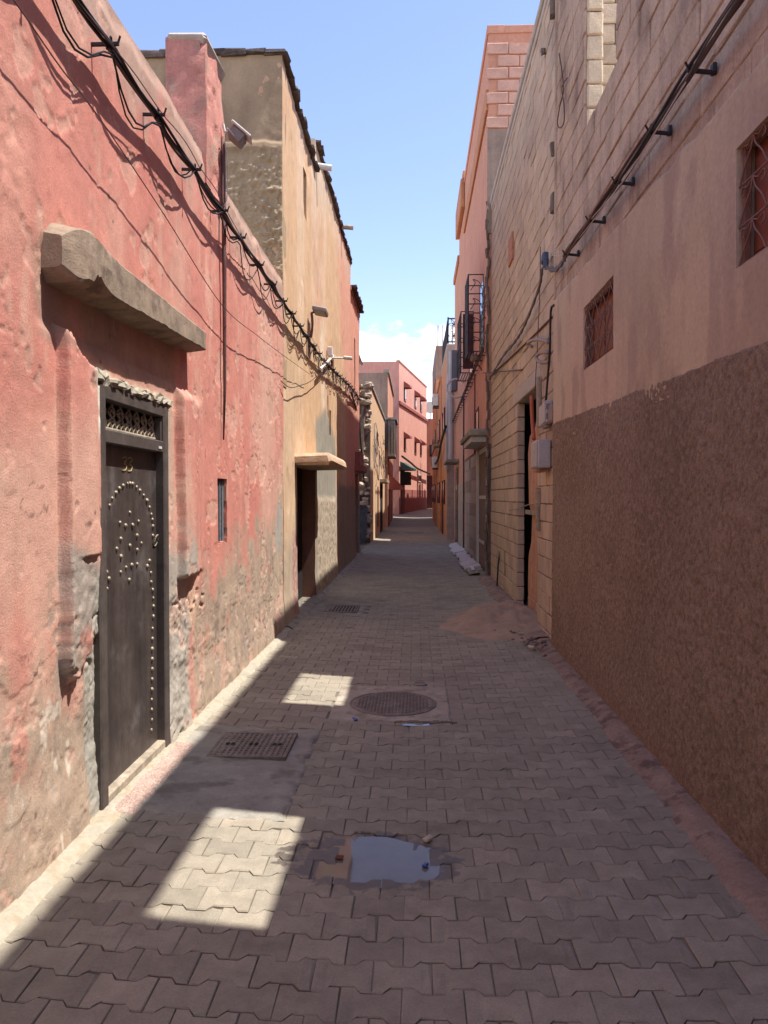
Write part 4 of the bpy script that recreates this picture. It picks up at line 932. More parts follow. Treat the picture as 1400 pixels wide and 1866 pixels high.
c_.b2(XB+.2, 6, 13.95, BY1, B0, ZBT).b2(XB+.2, 6, BY0+.02, BY0+.2, B0, ZBT).b2(XB+.2, 6, BY0+.2, 13.95, 6.4, 6.5).b2(XB+.2, 6, BY0+.2, 13.95, 3.0, 3.1).build('wall_core', M['mortar'], HB)
cpm = MB().b2(XB-.035, XB+.24, BY0, BY1, ZBT, ZBT+.10, .015).b2(XB-.012, XB+.01, BY0, BY1, ZBT-.10, ZBT-.002, .008); me = cpm.mesh('parapet_cap'); link('parapet_cap', me, M['cap'], HB)
MB().b2(XB-.006, XB+.2, LN[0], LN[1], 2.925, 3.125, .01).build('lintel', M['cap'], HB)
jb = []
for k in range(4):
    me = MB().box((0, 0, 0), (.105, .03, .19), None, .01).mesh('jamb_block'); jitter(me, .004, 400+k); me.materials.append(M['block']); jb.append(me)
for r_ in range(15): link('jamb_block', random.choice(jb), None, HB, (XB+.055, DR[1]-.012, B0+.1+r_*.2), (0, 0, random.gauss(0, .01)))
# broken board door, open to a dark room
poly = [(8.78, .12), (10.24, .10), (10.26, .5), (10.2, .8), (9.98, 1.0), (9.92, 1.35), (10.2, 1.5), (10.25, 1.9), (10.3, 2.2), (10.15, 2.42), (9.7, 2.5), (9.5, 2.72), (8.78, 2.72)]
Mz = Matrix(((0, 0, 1, XB+.115), (1, 0, 0, 0), (0, 1, 0, 0), (0, 0, 0, 1)))
dr = MB().prism(poly, .03, Mz).build('door', M['peach'], HB)
MB().b2(XB+.08, XB+.105, 8.80, 10.04, .12, .26, .004).build('board', M['peach'], dr)
MB().b2(XB+.075, XB+.105, 9.0, 10.3, 1.36, 1.42, .004).build('rail', M['oldwood'], dr)
MB().b2(XB+.085, XB+.105, 8.81, 8.98, .28, 2.7, .004).build('board', M['peach'], dr)
MB().b2(XB+.6, XB+.65, 8.5, 11.4, -.1, 3.0).b2(XB+.11, XB+.6, 10.9, 10.95, -.1, 3.0).build('dark_room', M['dark'], dr)
MB().tube(smooth_path([at(929, 930, X=XB-.05), at(945, 927, X=XB-.02), at(962, 920, X=XB+.1), at(976, 918, X=XB-.01)], 5), .008, 5).build('wire_latch', M['oldwood'], dr)
# details stuck to the block house
y_, z_ = PQ.y, PQ.z
tag(MB().b2(XB-.03, XB+.02, y_-.22, y_+.22, z_-.2, z_+.2, .008).build('clay_panel', M['brick']), 'square clay panel set in the upper block wall', 'panel')
def timber(label, a, b, wd, m):
    p = at(*a, X=XB-.02); q = at(*b, X=XB-.02); me = MB().box(((p.x), p.y, (p.z+q.z)/2), (.05, wd, abs(p.z-q.z)), Matrix.Rotation(.015, 3, 'X'), .012).mesh('timber_batten'); jitter(me, .006, int(a[0]))
    return tag(link('timber_batten', me, m), label, 'batten')
timber('old timber batten upright beside the doorway above the upper meter box', (983, 686), (983, 779), .085, M['oldwood'])
timber('narrow timber batten upright beside the doorway under the meter boxes', (981, 888), (981, 967), .075, M['oldwood'])
def meter(label, y0, y1, z0, z1, d, tilt=0):
    t = thing('meter_box', label, 'meter box', (XB, (y0+y1)/2, z0)); c = Vector((XB-d/2-.005, (y0+y1)/2, (z0+z1)/2)); Rm = Matrix.Rotation(tilt, 3, 'X')
    MB().box(c, (d, y1-y0, z1-z0), Rm, .012).build('housing', M['meter'], t)
    MB().box(c+Vector((-d/2-.005, 0, 0)), (.012, (y1-y0)*.92, (z1-z0)*.9), Rm, .005).build('lid', M['meter'], t)
    MB().box(c+Rm @ Vector((.005, 0, -(z1-z0)/2-.012)), (d*.6, (y1-y0)*.5, .03), Rm, .006).build('gland', M['lampgrey'], t); return t
m1_ = meter('small grey meter box hung below the black cable', 7.80, 8.2, 2.36, 2.60, .075, -.06)
for k in range(2): MB().b2(XB-.08, XB-.02, 7.782, 7.797, 2.41+.1*k, 2.47+.1*k).build('breaker', M['lampgrey'], m1_)
tag(MB().box((XB-.03, 7.72, 2.46), (.07, .1, .2), None, .03).build('cable_entry', M['hose']), 'rounded plastic cable entry between meter box and plaster edge', 'fitting')
meter('larger pale meter box with the orange conduit on top', 7.90, 8.33, 1.905, 2.205, .14)
tag(MB().tube(smooth_path([at(969, 722, X=XB-.04), at(970, 760, X=XB-.05), at(973, 800, X=XB-.07)], 5), .024, 8).build('conduit', M['orange'], None, True), 'orange conduit rising from the larger meter box', 'conduit')
tag(MB().tube(smooth_path([(XB-.12, 8.3, 1.88), (XB-.1, 8.1, 1.865), (XB-.03, 7.92, 1.88)], 5), .01, 6).build('pipe', M['orange'], None, True), 'thin orange pipe under the larger meter box', 'pipe')
tag(MB().tube(smooth_path([at(1010, 556, X=XR-.02), at(1004, 568, X=XR-.03), at(1002, 640, X=XR-.03), at(999, 680, X=XR-.03), at(995, 730, X=XR-.05)], 6), .012, 6).build('black_cable', M['cable'], None, True), 'black cable running down the plaster edge into the upper meter box', 'cable')
tag(MB().tube(smooth_path([at(1000, 624, X=XB-.03), at(985, 619, X=XB-.06), at(968, 621, X=XB-.08), at(962, 627, X=XB-.09), at(970, 632, X=XB-.05)], 6), .02, 7).build('hose_end', M['hose'], None, True), 'bent grey hose end sticking out above the doorway', 'hose')
tag(MB().tube(smooth_path([at(1000, 643, X=XB-.03), at(985, 643, X=XB-.07), at(977, 652, X=XB-.1), at(986, 660, X=XB-.08), at(1000, 660, X=XB-.03)], 6), .02, 7).build('hose_loop', M['hose'], None, True), 'grey hose looped on the wall above the timber batten', 'hose')
tag(MB().tube(smooth_path([at(985, 450, X=XB-.03), at(984, 520, X=XB-.06), at(981, 600, X=XB-.05), at(975, 712, X=XB-.02)], 6), .005, 5).build('wire', M['cable_grey'], None, True), 'thin wire hanging straight down beside the blue rag', 'wire')
tag(MB().tube(smooth_path([at(880, 680, X=XB-.2), at(915, 677, X=XB-.05), at(952, 674, X=XB-.01)], 6), .009, 5).build('stay_wire', M['rust'], None, True), 'rusty stay wire nailed across the block wall', 'wire')
tag(MB().tube(smooth_path([at(888, 690, X=XB-.02), at(930, 652, X=XB-.015), at(970, 614, X=XB-.015), at(1006, 578, X=XB-.01)], 6), .013, 5).build('service_cable', M['rust'], None, True), 'dusty cable running slantwise up the block wall', 'cable')
tag(MB().tube([at(906, 1068, X=XB-.06), at(908, 1030, X=XB-.03), at(911, 1004, X=XB+.01)], .014, 6).build('pipe_stub', M['cable'], None, True), 'black pipe stub rising from the ground by the block wall', 'pipe')
MB().b2(XB+.015, XB+.03, 11.92, 12.08, .35, .75).build('niche', M['oldwood'], HB)
for k, (a, b, s_) in enumerate([(1007, 10, .16), (1008, 272, .10), (1009, 370, .14), (990, 95, .05)]):
    p = at(a, b, X=XR-.005); me = MB().box((0, 0, 0), (.05, s_*.6, s_*1.5), None, .015).mesh('broken_mortar'); jitter(me, .012, k+60); link('broken_mortar', me, M['stone_dk'], HB, p)
MB().b2(XR-.012, XR+.03, 7.60, 7.66, 3.6, 6.7, .008).build('corner_bead', M['block_pink'], HR)

# ------------------------------------------------------------------ right: the tall orange houses
HO = thing('orange_house', 'tall orange house with window cages and tiled foot beside the block house', 'house', (XC, 17, 0))
OY0, OY1, OZ = 14.25, 20.9, 10.35
MB().b2(XC, 5, OY0, OY1, 2.62, OZ).build('wall', M['orange_w'], HO)
MB().b2(XC+.012, 5, OY0+.005, OY1-.002, -.1, 2.615).build('foot_wall', M['mortar'], HO)
MB().b2(XC-.03, XC+.3, OY0-.02, OY1, OZ, OZ+.16, .01).b2(XC+.3, 5, OY0-.02, OY0+.2, OZ, OZ+.15, .01).build('parapet_cap', M['orange_w'], HO)
MB().b2(XC-.05, XC, OY0+.05, OY1, 8.95, 9.35, .012).build('fascia', M['orange_d'], HO)
MB().b2(XC-.02, 2.6, OY0-.03, OY0-.002, 6.6, 8.55).build('render_skim', M['grey_w'], HO)
obm = []
for k in range(4):
    me = MB().box((0, 0, 0), (.40, .04, .205), None, .012).mesh('block'); jitter(me, .005, 500+k); me.materials.append(M['block_orange']); obm.append(me)
for r_ in range(7):
    for q in range(4):
        link('block', random.choice(obm), None, HO, (XC+.16+q*.42+(.21 if r_ % 2 else 0), OY0-.012, 8.68+r_*.23), (0, random.gauss(0, .01), 0))
# drip strip of rough mortar in the joint between the houses
me = MB()
for k in range(40): me.box((XC-.01+random.uniform(-.02, .02), 14.22+random.uniform(-.02, .02), .1+k*.18), (.04, .04, .2), Matrix.Rotation(random.uniform(-.2, .2), 3, 'X'), .015)
mm = me.mesh('joint_mortar'); jitter(mm, .015, 3); link('joint_mortar', mm, M['stone_dk'], HO)
# cladding tiles on the foot
ta = [MB().box((0, 0, 0), (.02, .585, .275), None, .004).mesh('cladding_tile') for k in range(2)]; ta[0].materials.append(M['tile_a']); ta[1].materials.append(M['tile_b'])
for r_ in range(9):
    for q in range(7):
        y = 16.75+q*.6
        if y < 20.8: link('cladding_tile', ta[1 if (r_ % 3 == 1 and q < 4) or (r_ == 6 and q > 2) else 0], None, HO, (XC+.004, y, .16+r_*.282), None, (1, 1, 1))
# white framed glazed door under a canopy
gd = MB().b2(XC+.02, XC+.03, 14.55, 16.35, .12, 2.58).build('door', M['glass'], HO)
f_ = MB(); f_.b2(XC+.005, XC+.02, 14.55, 14.60, .1, 2.6, .004).b2(XC-.03, XC+.02, 16.22, 16.55, .1, 2.6, .006).b2(XC+.005, XC+.019, 14.60, 16.22, 2.5, 2.6, .004)
for z in (.62, 1.55): f_.b2(XC+.004, XC+.019, 14.60, 16.22, z, z+.07, .004)
f_.build('frame', M['whitemetal'], gd)
cn_ = MB().b2(XC-.34, XC+.02, 14.32, 17.2, 2.78, 2.90, .02).mesh('door_canopy'); jitter(cn_, .01, 3); link('door_canopy', cn_, M['cement'], HO)
MB().b2(XC-.30, XC-.0, 14.45, 16.6, 2.66, 2.775, .008).build('canopy_box', M['whitemetal'], HO)
# small window over the canopy, slit lower down
MB().b2(XC-.01, XC+.002, 16.2, 16.9, 3.05, 3.5).build('window', M['glass'], HO)
sw = MB().b2(XC-.02, XC, 16.15, 16.95, 3.5, 3.55).b2(XC-.02, XC, 16.15, 16.2, 3.0, 3.5).b2(XC-.02, XC, 16.9, 16.95, 3.0, 3.5).build('window_frame', M['maroon'], HO)
MB().b2(XC-.008, XC+.002, 18.6, 18.85, 2.3, 2.55).build('vent', M['dark'], HO)
# window cages
def cage(y0, y1, z0, z1, d, panel):
    w_ = MB().b2(XC-.006, XC+.004, y0+.05, y1-.05, z0+.05, z1-.1).build('window', M['glass'], HO); g = MB(); x0, x1 = XC-d, XC
    for x, y in ((x0, y0), (x0, y1), (x1, y0), (x1, y1)): g.tube([(x, y, z0), (x, y, z1)], .016, 6)
    for z in np.linspace(z0, z1, 5):
        g.tube([(x1, y0, z), (x0, y0, z), (x0, y1, z), (x1, y1, z)], .012, 5)
    for k in range(1, 5): g.tube([(x1-d*k/5, y0, z0), (x1-d*k/5, y1, z0)], .011, 5)
    for z in np.linspace(z0+.2, z1-.2, 4):
        g.tube(smooth_path([(x0+d*.15, y0, z-.12), (x0+d*.45, y0, z+.03), (x0+d*.3, y0, z+.1), (x0+d*.7, y0, z+.05), (x0+d*.9, y0, z-.1)], 4), .008, 5)
    n = 7
    for k in range(n):
        y = y0+(y1-y0)*(k+.5)/n; g.tube([(x0, y, z0), (x0, y, z1)], .012, 5)
        for z in np.linspace(z0+.1, z1-.2, 6): g.tube(smooth_path([(x0-.004, y-.05, z), (x0-.004, y+.03, z+.05), (x0-.004, y-.03, z+.1), (x0-.004, y+.05, z+.15)], 3), .008, 4)
    g.build('cage', M['black_iron'], w_)
    if panel: MB().b2(x0+.05, x1-.01, y0+.03, y0+.06, z0+.1, z1-.05, .004).build('shutter', M['maroon'], w_)
    else: MB().b2(x1-.03, x1-.008, y0-.25, y0+.02, z0+.05, z1-.3, .004).build('shutter', M['aluminium'], w_)
    return w_
cage(15.15, 15.95, 4.55, 6.1, .31, False); cage(17.75, 19.0, 4.55, 6.0, .30, True)
# lamp, bracketed cable, hose
t = thing('wall_lamp', 'brown bulkhead lamp on the orange wall below the window cages', 'lamp', (XC, 15.5, 4.4)); p = at(864, 652, X=XC-.15)
MB().box(p, (.14, .3, .13), Matrix.Rotation(.1, 3, 'Y'), .03).build('head', M['hose'], t); MB().tube([p+Vector((.02, 0, -.05)), (XC, p.y-.2, p.z-.3)], .016, 6).build('arm', M['rust'], t)
CO = thing('cable_bundle', 'dark cable on ladder brackets along the orange house', 'cable', (XC, 20, 4.3))
for k in range(22):
    y = 14.9+k*.52; z = 4.42-.012*k
    MB().box((XC-.06, y, z), (.15, .02, .02), None, .003).build('bracket', M['black_iron'], CO)
for ph in (0, 2, 4): MB().tube([(XC-.09+.02*math.cos(y+ph), y, 4.43-.023*(y-14.9)+.02*math.sin(y*1.3+ph)) for y in np.arange(14.3, 26.3, .25)], .017, 6).build('cable', M['cable_grey'], CO, True)
ct = MB()
for k in range(6):
    p = (XC-.04+random.uniform(-.03, .03), 14.35+random.uniform(-.1, .2)); zt = 4.4+k*.2
    ct.tube(smooth_path([(p[0], p[1], zt), (p[0]-.06, p[1]+.06, zt+.12), (p[0]-.02, p[1]-.05, zt+.2), (p[0], p[1], zt+.32)], 4), .010, 5)
tag(ct.build('cable_tangle', M['cable_grey'], None, True), 'tangle of cables climbing the joint between block and orange houses', 'cable')
tag(MB().tube([(1.14+.27*math.cos(a), 20.6+.1*math.sin(a), 4.60+.27*math.sin(a)) for a in np.linspace(.7, 6.3, 30)], .03, 8).build('hose_loop', M['hose_w'], None, True), 'white hose hanging in a loop on the orange house', 'hose')
MB().tube([(XC-.02, 17.1, 2.6), (XC-.02, 17.1, 4.4)], .015, 5).tube([(XC-.02, 21.0, 0), (XC-.02, 21.0, 4.4)], .02, 5).build('downpipe', M['rust'], HO)
# two lower orange houses behind
def plain_house(name, label, y0, y1, z1, X, m, side, capm_=None, deep=3.5):
    t = thing(name, label, 'house', (X, (y0+y1)/2, 0)); xs = (X, X+side*deep)
    MB().b2(min(xs), max(xs), y0, y1, -.1, z1).build('wall', m, t)
    if capm_: MB().b2(min(X-.06*side, X+.3*side), max(X-.06*side, X+.3*side), y0-.02, y1, z1, z1+.22, .015).b2(min(X+.3*side, xs[1]), max(X+.3*side, xs[1]), y0-.02, y0+.25, z1, z1+.2, .015).build('parapet_cap', capm_, t)
    return t
H2 = plain_house('orange_house', 'orange house with jutting parapet between the caged and lower orange houses', 20.95, 23.6, 10.5, XC, M['orange_w'], 1, M['orange_d'])
MB().b2(XC-.12, XC, 20.95, 23.6, 9.7, 10.5, .02).build('parapet', M['orange_d'], H2)
H3 = plain_house('orange_house', 'lower orange house with black metal door and grey shutter panel', 23.6, 26.15, 9.0, XC, M['orange_w'], 1, M['orange_d'])
for H, a, b in ((H2, 21.1, 23.5), (H3, 23.7, 26.1)):
    for r_ in range(7):
        for q in range(4): link('cladding_tile', ta[0], None, H, (XC-.008, a+.3+q*.6, .16+r_*.282))
dk = MB().b2(XC-.03, XC+.0, 23.75, 25.0, .05, 2.55, .006).build('door', M['black_iron'], H3)
for k in range(3): MB().b2(XC-.042, XC-.03, 23.85, 24.9, .2+.8*k, .85+.8*k, .006).build('panel', M['glass'], dk)
cn_ = MB().b2(XC-.42, XC, 23.3, 25.6, 2.68, 2.78, .02).mesh('door_canopy'); jitter(cn_, .012, 4); link('door_canopy', cn_, M['cement'], H3)
MB().b2(XC-.2, XC-.02, 24.4, 25.0, 5.1, 6.4, .008).build('shutter_panel', M['aluminium'], H3)
MB().tube([(XC-.15, 25.6, 6.6), (XC-.16, 25.6, 2.8)], .09, 8).build('downpipe', M['whitemetal'], H3)
# tiled step along the foot of the orange houses
TS = thing('tiled_step', 'pale tiled step lying along the foot of the orange house', 'step', (1.2, 18, 0))
for k in range(12):
    y = 15.0+k*.72; me = MB().box((0, 0, 0), (.30+.04*math.sin(k), .68, .05), None, .01).mesh('step_slab'); jitter(me, .012, k)
    link('step_slab', me, M['step_tile'] if k else M['cement'], TS, (1.19+.02*math.sin(k*2.3), y, G(1.2, y)+.075), (random.gauss(0, .03), -.22, random.gauss(0, .04)))
MB().b2(1.12, 1.18, 14.72, 15.3, .14, .165).build('white_stripe', M['white'], TS)
MB().b2(1.28, XC, 14.4, 23.2, -.05, .11).build('kerb', M['cement'], TS)
# the house with the roof railing
HRR = plain_house('orange_house', 'orange house with concrete corner and iron roof railing', 27.4, 33, 7.05, 1.17, M['orange_d'], 1)
MB().b2(1.15, 1.55, 27.36, 27.5, 0, 7.2, .02).b2(1.15, 1.55, 27.365, 33, 7.06, 7.22, .02).build('concrete_corner', M['cap'], HRR)
rl = MB()
for y in np.linspace(27.45, 32.9, 9): rl.tube([(1.2, y, 7.2), (1.2, y, 8.15)], .02, 5)
rl.tube([(1.2, 27.45, 8.15), (1.2, 32.9, 8.15)], .025, 5).tube([(1.2, 27.45, 7.3), (1.2, 32.9, 7.3)], .02, 5).tube([(1.2, 27.45, 8.15), (3.4, 27.45, 8.15)], .03, 5).tube([(1.2, 27.45, 7.3), (3.4, 27.45, 7.3)], .03, 5)
for i in range(5):
    for j in range(2):
        cx, cz = 1.42+i*.42, 7.52+j*.42; rl.tube([(1.2, 27.45, 7.2), (1.2, 27.45, 8.2)], .03, 5)
        for a in range(6):
            q = a*math.pi/3; rl.tube(smooth_path([(cx, 27.45, cz), (cx+.12*math.cos(q-.3), 27.45, cz+.12*math.sin(q-.3)), (cx+.2*math.cos(q), 27.45, cz+.2*math.sin(q)), (cx+.12*math.cos(q+.3), 27.45, cz+.12*math.sin(q+.3)), (cx, 27.45, cz)], 3), .013, 4)
rl.build('roof_railing', M['black_iron'], HRR)
MB().tube([(1.22, 27.3, 6.0), (1.18, 27.28, 4.2), (1.14, 27.3, 2.6)], .075, 8).build('downpipe', M['whitemetal'], HRR)
def far_bits(H, X, y0, y1, side, seed, doorz=2.2):
    r = random.Random(seed)
    for z in (1.35, 4.2):
        for y in np.arange(y0+1.0, y1-.9, 1.9):
            f = MB(); f.b2(X-.05*side, X+.05*side, y-.36, y+.36, z-.05, z+.9); w_ = f.build('window', M['maroon'], H)
            MB().b2(X-.055*side, X-.04*side, y-.3, y+.3, z, z+.84).build('pane', M['glass'], w_)
far_bits(HRR, 1.17, 28.5, 33, 1, 3)
dk = MB().b2(1.13, 1.2, 30.9, 31.8, .05, 2.1).build('door', M['maroon'], HRR)
HRE = plain_house('ochre_house', 'ochre house with two air conditioners on its wall', 33, 38, 6.7, 1.12, M['orange_d'], 1, M['orange_d'])
HRF = plain_house('ochre_house', 'ochre house with unfinished grey top storey and bare rebar', 38, 46, 7.6, 1.06, M['orange_d'], 1)
MB().b2(1.04, 4.5, 38, 46, 7.6, 9.3).build('grey_storey', M['grey_w'], HRF)
for k in range(4): MB().tube([(1.15+k*.25, 38.3, 9.2), (1.16+k*.25, 38.3, 10.4)], .025, 4).build('rebar', M['rust'], HRF)
far_bits(HRE, 1.12, 33, 38, 1, 5); far_bits(HRF, 1.06, 38.2, 46, 1, 6)
for (y, z, lab) in ((35.5, 5.9, 'upper white air conditioner on the ochre house wall'), (36.5, 3.0, 'lower white air conditioner on the ochre house wall')):
    t = thing('air_conditioner', lab, 'air conditioner', (.95, y, z)); MB().b2(.82, 1.08, y-.4, y+.4, z, z+.55, .02).build('housing', M['white'], t)
    MB().lathe([(.2, 0), (.2, .02), (.17, .03), (.03, .03)], Matrix.Translation((.82, y, z+.28)) @ Matrix.Rotation(R(-90), 4, 'Y'), 16).build('fan_grille', M['lampgrey'], t)
    MB().b2(.84, 1.12, y-.35, y-.3, z-.06, z).b2(.84, 1.12, y+.3, y+.35, z-.06, z).build('bracket', M['black_iron'], t)
tag(MB().b2(.86, 1.12, 33.6, 35.3, 3.9, 3.97, .01).build('shelf_canopy', M['cement']), 'small concrete shelf jutting from the ochre house', 'canopy')
tag(MB().tube(smooth_path([(1.08, 26.4, 4.1), (1.0, 29, 3.7), (1.0, 32, 3.3), (.96, 36, 3.2), (.95, 44, 3.6)], 8), .05, 6).build('cable_bundle', M['cable'], None, True), 'black cables sagging along the railed and ochre houses', 'cable')

# ------------------------------------------------------------------ left, farther on: rubble wall house, bay house and the salmon house
HC = thing('tan_house', 'low tan house with a collapsed rubble flank', 'house', (-1.5, 29, 0)); XC2 = -1.5
MB().b2(-5, XC2, 24.8, 36.2, -.1, 5.3).build('wall', M['tan_w'], HC)
MB().b2(XC2-.2, XC2+.05, 24.8, 36.2, 5.3, 5.45, .02).build('parapet_cap', M['cement'], HC)
rub = MB(); r = random.Random(4)
stl = []
for k in range(420):
    x = r.uniform(-3.4, XC2-.02); z = r.uniform(0, 5.35); s_ = r.uniform(.10, .26)
    if 2.9 < z < 4.7 and r.random() < .55: continue
    rub.box((x, 24.70+r.uniform(-.14, .06), z), (s_*1.3, s_, s_*.8), Matrix.Rotation(r.uniform(-.5, .5), 3, 'Y') @ Matrix.Rotation(r.uniform(-.4, .4), 3, 'Z'), s_*.22)
me = rub.mesh('rubble'); jitter(me, .02, 5); o = link('rubble', me, M['stone'], HC); o['kind'] = 'stuff'
MB().b2(-5, XC2-.01, 24.7, 24.79, -.1, 5.25).build('rubble_core', M['stone_dk'], HC)
for k in range(3): MB().tube([(-2.9+k*.55, 24.62, 3.0), (-2.85+k*.55, 24.6, 4.6)], .11, 7).build('old_beam', M['stone_dk'], HC)
tp = sheet('tarp', np.linspace(-3.2, -1.56, 30), np.linspace(23.6, 24.5, 20), lambda x, y: gz(np.clip(x, -1.6, 0), y)+1.3*np.clip((y-23.6)/.9, 0, 1)**.5+.14*fbm(x*4, y*4, 3, 70), M['tarp']); tag(tp, 'crumpled dark tarp heaped against the rubble wall', 'tarp')
dk = MB().b2(XC2-.02, XC2+.02, 31.6, 33.6, 0, 2.15).build('door', M['dark'], HC); MB().b2(XC2, XC2+.3, 31.2, 34.2, 2.2, 2.35, .01).build('door_hood', M['oldwood'], HC)
MB().b2(XC2-.02, XC2+.02, 29.3, 29.8, .4, 2.0).build('door', M['maroon'], HC)
for y in (27.5, 30.5, 34.8): MB().b2(XC2-.02, XC2+.012, y, y+.5, 2.9, 3.5).build('window', M['glass'], HC)
wt = MB(); r = random.Random(9)
for k in range(16):
    y = r.uniform(25.2, 36); z = r.uniform(2.6, 4.4); wt.tube(smooth_path([(XC2+.05, y, z), (XC2+.1, y+r.uniform(.3, 1), z-r.uniform(.1, .6)), (XC2+.08, y+r.uniform(1, 2.2), z+r.uniform(-.4, .4)), (XC2+.05, y+r.uniform(2, 3), z+r.uniform(-.5, .2))], 5), .010, 5)
tag(wt.build('cable_tangle', M['cable_grey'], None, True), 'tangle of wires strung over the low tan house wall', 'cable')
tag(MB().tube([(XC2+.06, 26.2, 2.6), (XC2+.06, 26.2, 4.2)], .03, 6).build('conduit', M['whitemetal']), 'pale conduit on the low tan house wall', 'conduit')
HDh = plain_house('bay_house', 'narrow house with grey flank, orange front and a glazed bay', 37.2, 46, 7.8, -1.38, M['orange_w'], -1)
MB().b2(-4.88, -1.40, 37.12, 37.19, 4, 7.8).build('flank', M['grey_w'], HDh)
MB().b2(-1.6, -1.30, 37.1, 46, 7.8, 7.95).build('parapet_cap', M['cement'], HDh)
MB().b2(-1.38, -1.0, 36.6, 39.4, 3.6, 3.72).build('bay_floor', M['cement'], HDh)
bw = MB().b2(-1.36, -1.04, 36.7, 39.3, 3.73, 5.4).build('bay', M['glass'], HDh)
for y in np.linspace(36.65, 39.35, 6): MB().b2(-1.06, -1.0, y-.04, y+.04, 3.72, 5.4).build('post', M['oldwood'], bw)
for x in (-1.3, -1.15): MB().b2(x-.03, x+.03, 36.62, 36.69, 3.72, 5.4).build('post', M['oldwood'], bw)
MB().b2(-1.45, -.92, 36.5, 39.5, 5.4, 5.5).build('bay_roof', M['cement'], bw)
aw = MB().prism([(0, 0), (.75, -.75), (.75, -.9), (0, -.9)], 1.2, Matrix(((1, 0, 0, -1.38), (0, 0, 1, 38.2), (0, 1, 0, 2.85), (0, 0, 0, 1)))).build('door_hood', M['salmon_dk'], HDh)
MB().b2(-1.4, -1.36, 37.8, 39.2, 0, 2.0).build('door', M['maroon'], HDh); MB().b2(-1.4, -1.36, 41.6, 42.8, .2, 2.3).build('door', M['maroon'], HDh)
for y in (41.2, 43.6): MB().b2(-1.4, -1.36, y, y+.6, 3.4, 4.3).build('window', M['glass'], HDh)
# salmon house closing the view: corner at (-1.1, 50), its lit face bending right
HS = thing('salmon_house', 'tall salmon house closing the lane, two rows of hooded slit windows', 'house', (-1.1, 50, .4))
A = Vector((-1.1, 50, 0)); B = Vector((.95, 62, 0)); dv = (B-A).normalized(); nv = Vector((dv.y, -dv.x, 0))
FM = Matrix(((dv.x, nv.x, 0, A.x), (dv.y, nv.y, 0, A.y), (0, 0, 1, 0), (0, 0, 0, 1)))    # u along face, v out, z up
LEN = (B-A).length
def fb(mb_, u0, u1, v0, v1, z0, z1):
    b = MB().b2(u0, u1, v0, v1, z0, z1); return mb_.add([FM @ Vector(p) for p in b.v], b.f)
fb(MB(), 0, LEN, -4, 0, -.1, 10.7).build('wall', M['salmon'], HS)
fb(MB(), 0, LEN, 0, .02, 0, 2.1).build('dado', M['salmon_dk'], HS)
MB().b2(-7, -1.12, 50, 51, -.1, 10.7).build('flank', M['salmon'], HS)
fb(MB(), -.06, LEN, 0, .10, 7.85, 8.05).build('string_course', M['salmon_dk'], HS)
fb(MB(), -.02, LEN, -.2, .05, 10.7, 10.8).build('parapet_cap', M['salmon'], HS)
for z in (8.55, 5.05):
    for u in (2.2, 6.6, 9.2):
        w_ = fb(MB(), u-.3, u+.3, .0, .03, z-.15, z+.75).build('window', M['glass'], HS)
        fb(MB(), u-.34, u-.28, .0, .06, z-.2, z+.8).build('frame', M['maroon'], w_); fb(MB(), u-.3, u+.3, .0, .06, z-.2, z-.1).build('sill', M['white'], w_)
        hd = MB().prism([(0, .55), (.42, .25), (.42, .12), (.3, .1), (0, .1)], .95, Matrix(((nv.x, 0, dv.x, A.x+dv.x*(u-.5)), (nv.y, 0, dv.y, A.y+dv.y*(u-.5)), (0, 1, 0, z+.55), (0, 0, 0, 1)))).build('hood', M['salmon_dk'], w_)
ws = fb(MB(), 7.6, 9.3, .0, .04, 2.75, 3.35).build('window', M['white'], HS); fb(MB(), 7.75, 9.15, .04, .05, 2.83, 3.27).build('pane', M['glass'], ws)
gaw = MB().prism([(0, .7), (.8, .25), (.8, .1), (0, .1)], 1.8, Matrix(((nv.x, 0, dv.x, A.x+dv.x*.4), (nv.y, 0, dv.y, A.y+dv.y*.4), (0, 1, 0, 3.3), (0, 0, 0, 1)))).build('green_awning', M['green'], HS)
fb(MB(), .5, 1.9, .0, .5, 2.4, 3.3).build('awning_box', M['dark'], HS); fb(MB(), .7, 1.9, .0, .05, 0.4, 2.4).build('door', M['maroon'], HS)
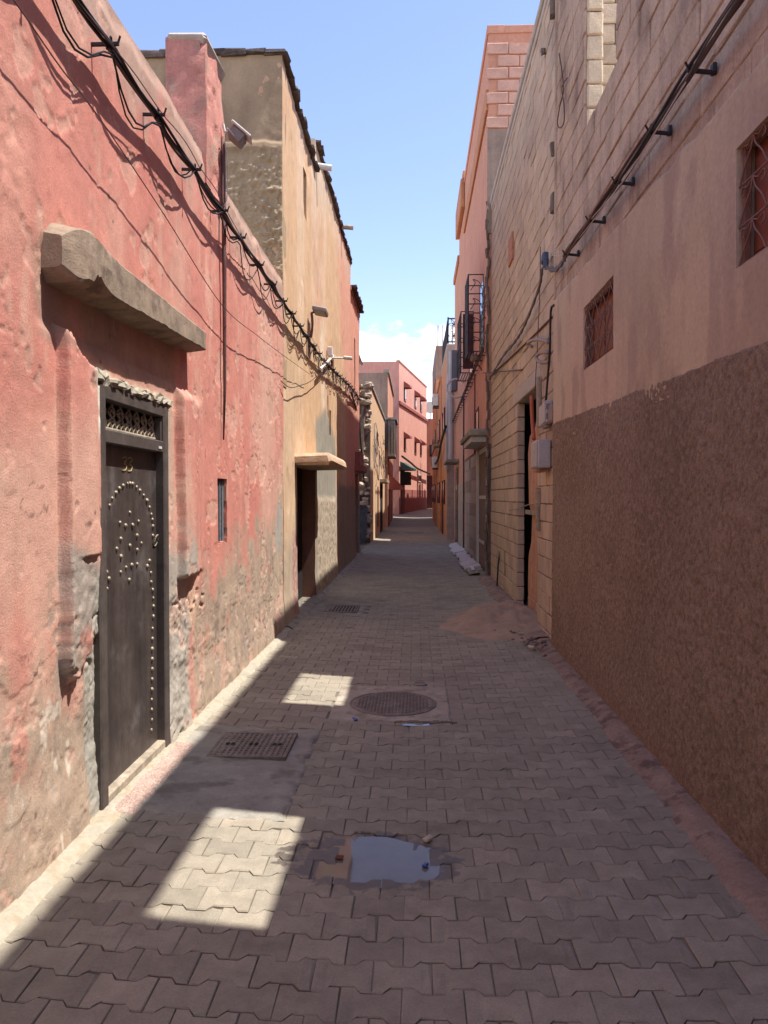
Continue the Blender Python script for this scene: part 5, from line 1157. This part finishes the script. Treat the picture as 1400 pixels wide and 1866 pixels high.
tag(MB().tube(smooth_path([FM @ Vector((-.5, .3, 4.3)), FM @ Vector((2.5, .35, 4.0)), FM @ Vector((6, .3, 3.7)), FM @ Vector((12, .3, 3.5))], 8), .07, 6).build('cable_bundle', M['cable'], None, True), 'cables strung across the salmon house front', 'cable')
MB().b2(1.95, 2.25, 26.16, 27.39, -.1, 6.75).build('gap_shade_wall', M['orange_d'], H3)  # unseen wall added in the gap to narrow the sunlit strip on the lane
HG = thing('orange_house', 'unseen orange house added to shade the foot of the salmon house', 'house', (2.8, 54, .4))
fb(MB(), -2.5, 12.6, 3.6, 7, -.1, 10.0).build('wall', M['orange_w'], HG)  # unseen house, added and sized to cast shade on the salmon house's foot
for k, (u, h) in enumerate([(-1.2, .5), (.8, .35), (3.1, .4), (5.2, .7), (7.6, 2.3), (8.4, 1.2), (9.3, 2.9), (9.9, 1.3), (11.0, .8)]): fb(MB(), u, u+.3+.25*(k % 3), 3.65, 4.0, 10.0, 10.0+h).build('shadow_post', M['orange_w'], HG)  # uneven posts added to give that cast shadow a spiky edge
HE = thing('terracotta_house', 'far terracotta house with a gate where the lane turns', 'house', (2.2, 63.2, .5))
MB().b2(.6, 5, 63, 66, -.1, 8.2).build('wall', M['orange_w'], HE); MB().b2(.9, 1.9, 62.93, 63, .4, 3.4).build('gate', M['maroon'], HE)
MB().b2(1.2, 1.7, 62.9, 63, 5.0, 6.0).build('window', M['glass'], HE)
t = thing('satellite_dish', 'grey satellite dish on the far terracotta house', 'dish', (1.3, 62.8, 8.3))
MB().lathe([(.03, 0), (.35, .06), (.6, .2), (.62, .22)], Matrix.Translation((1.25, 62.7, 9.0)) @ Matrix.Rotation(R(60), 4, 'X'), 18).build('dish', M['lampgrey'], t); MB().tube([(1.25, 63, 8.1), (1.25, 62.8, 9.0)], .05, 6).build('mast', M['lampgrey'], t)
HW = thing('roof_shelter', 'white edged lean-to roof above the pink end house', 'roof', (-2.2, 23, 6.4))
MB().b2(-4, -1.95, 22.6, 24.0, 5.4, 6.2).build('wall', M['tan_w'], HW); MB().box((-2.6, 23.2, 6.35), (2.0, 1.8, .08), Matrix.Rotation(R(28), 3, 'Y')).build('roof_sheet', M['white'], HW)
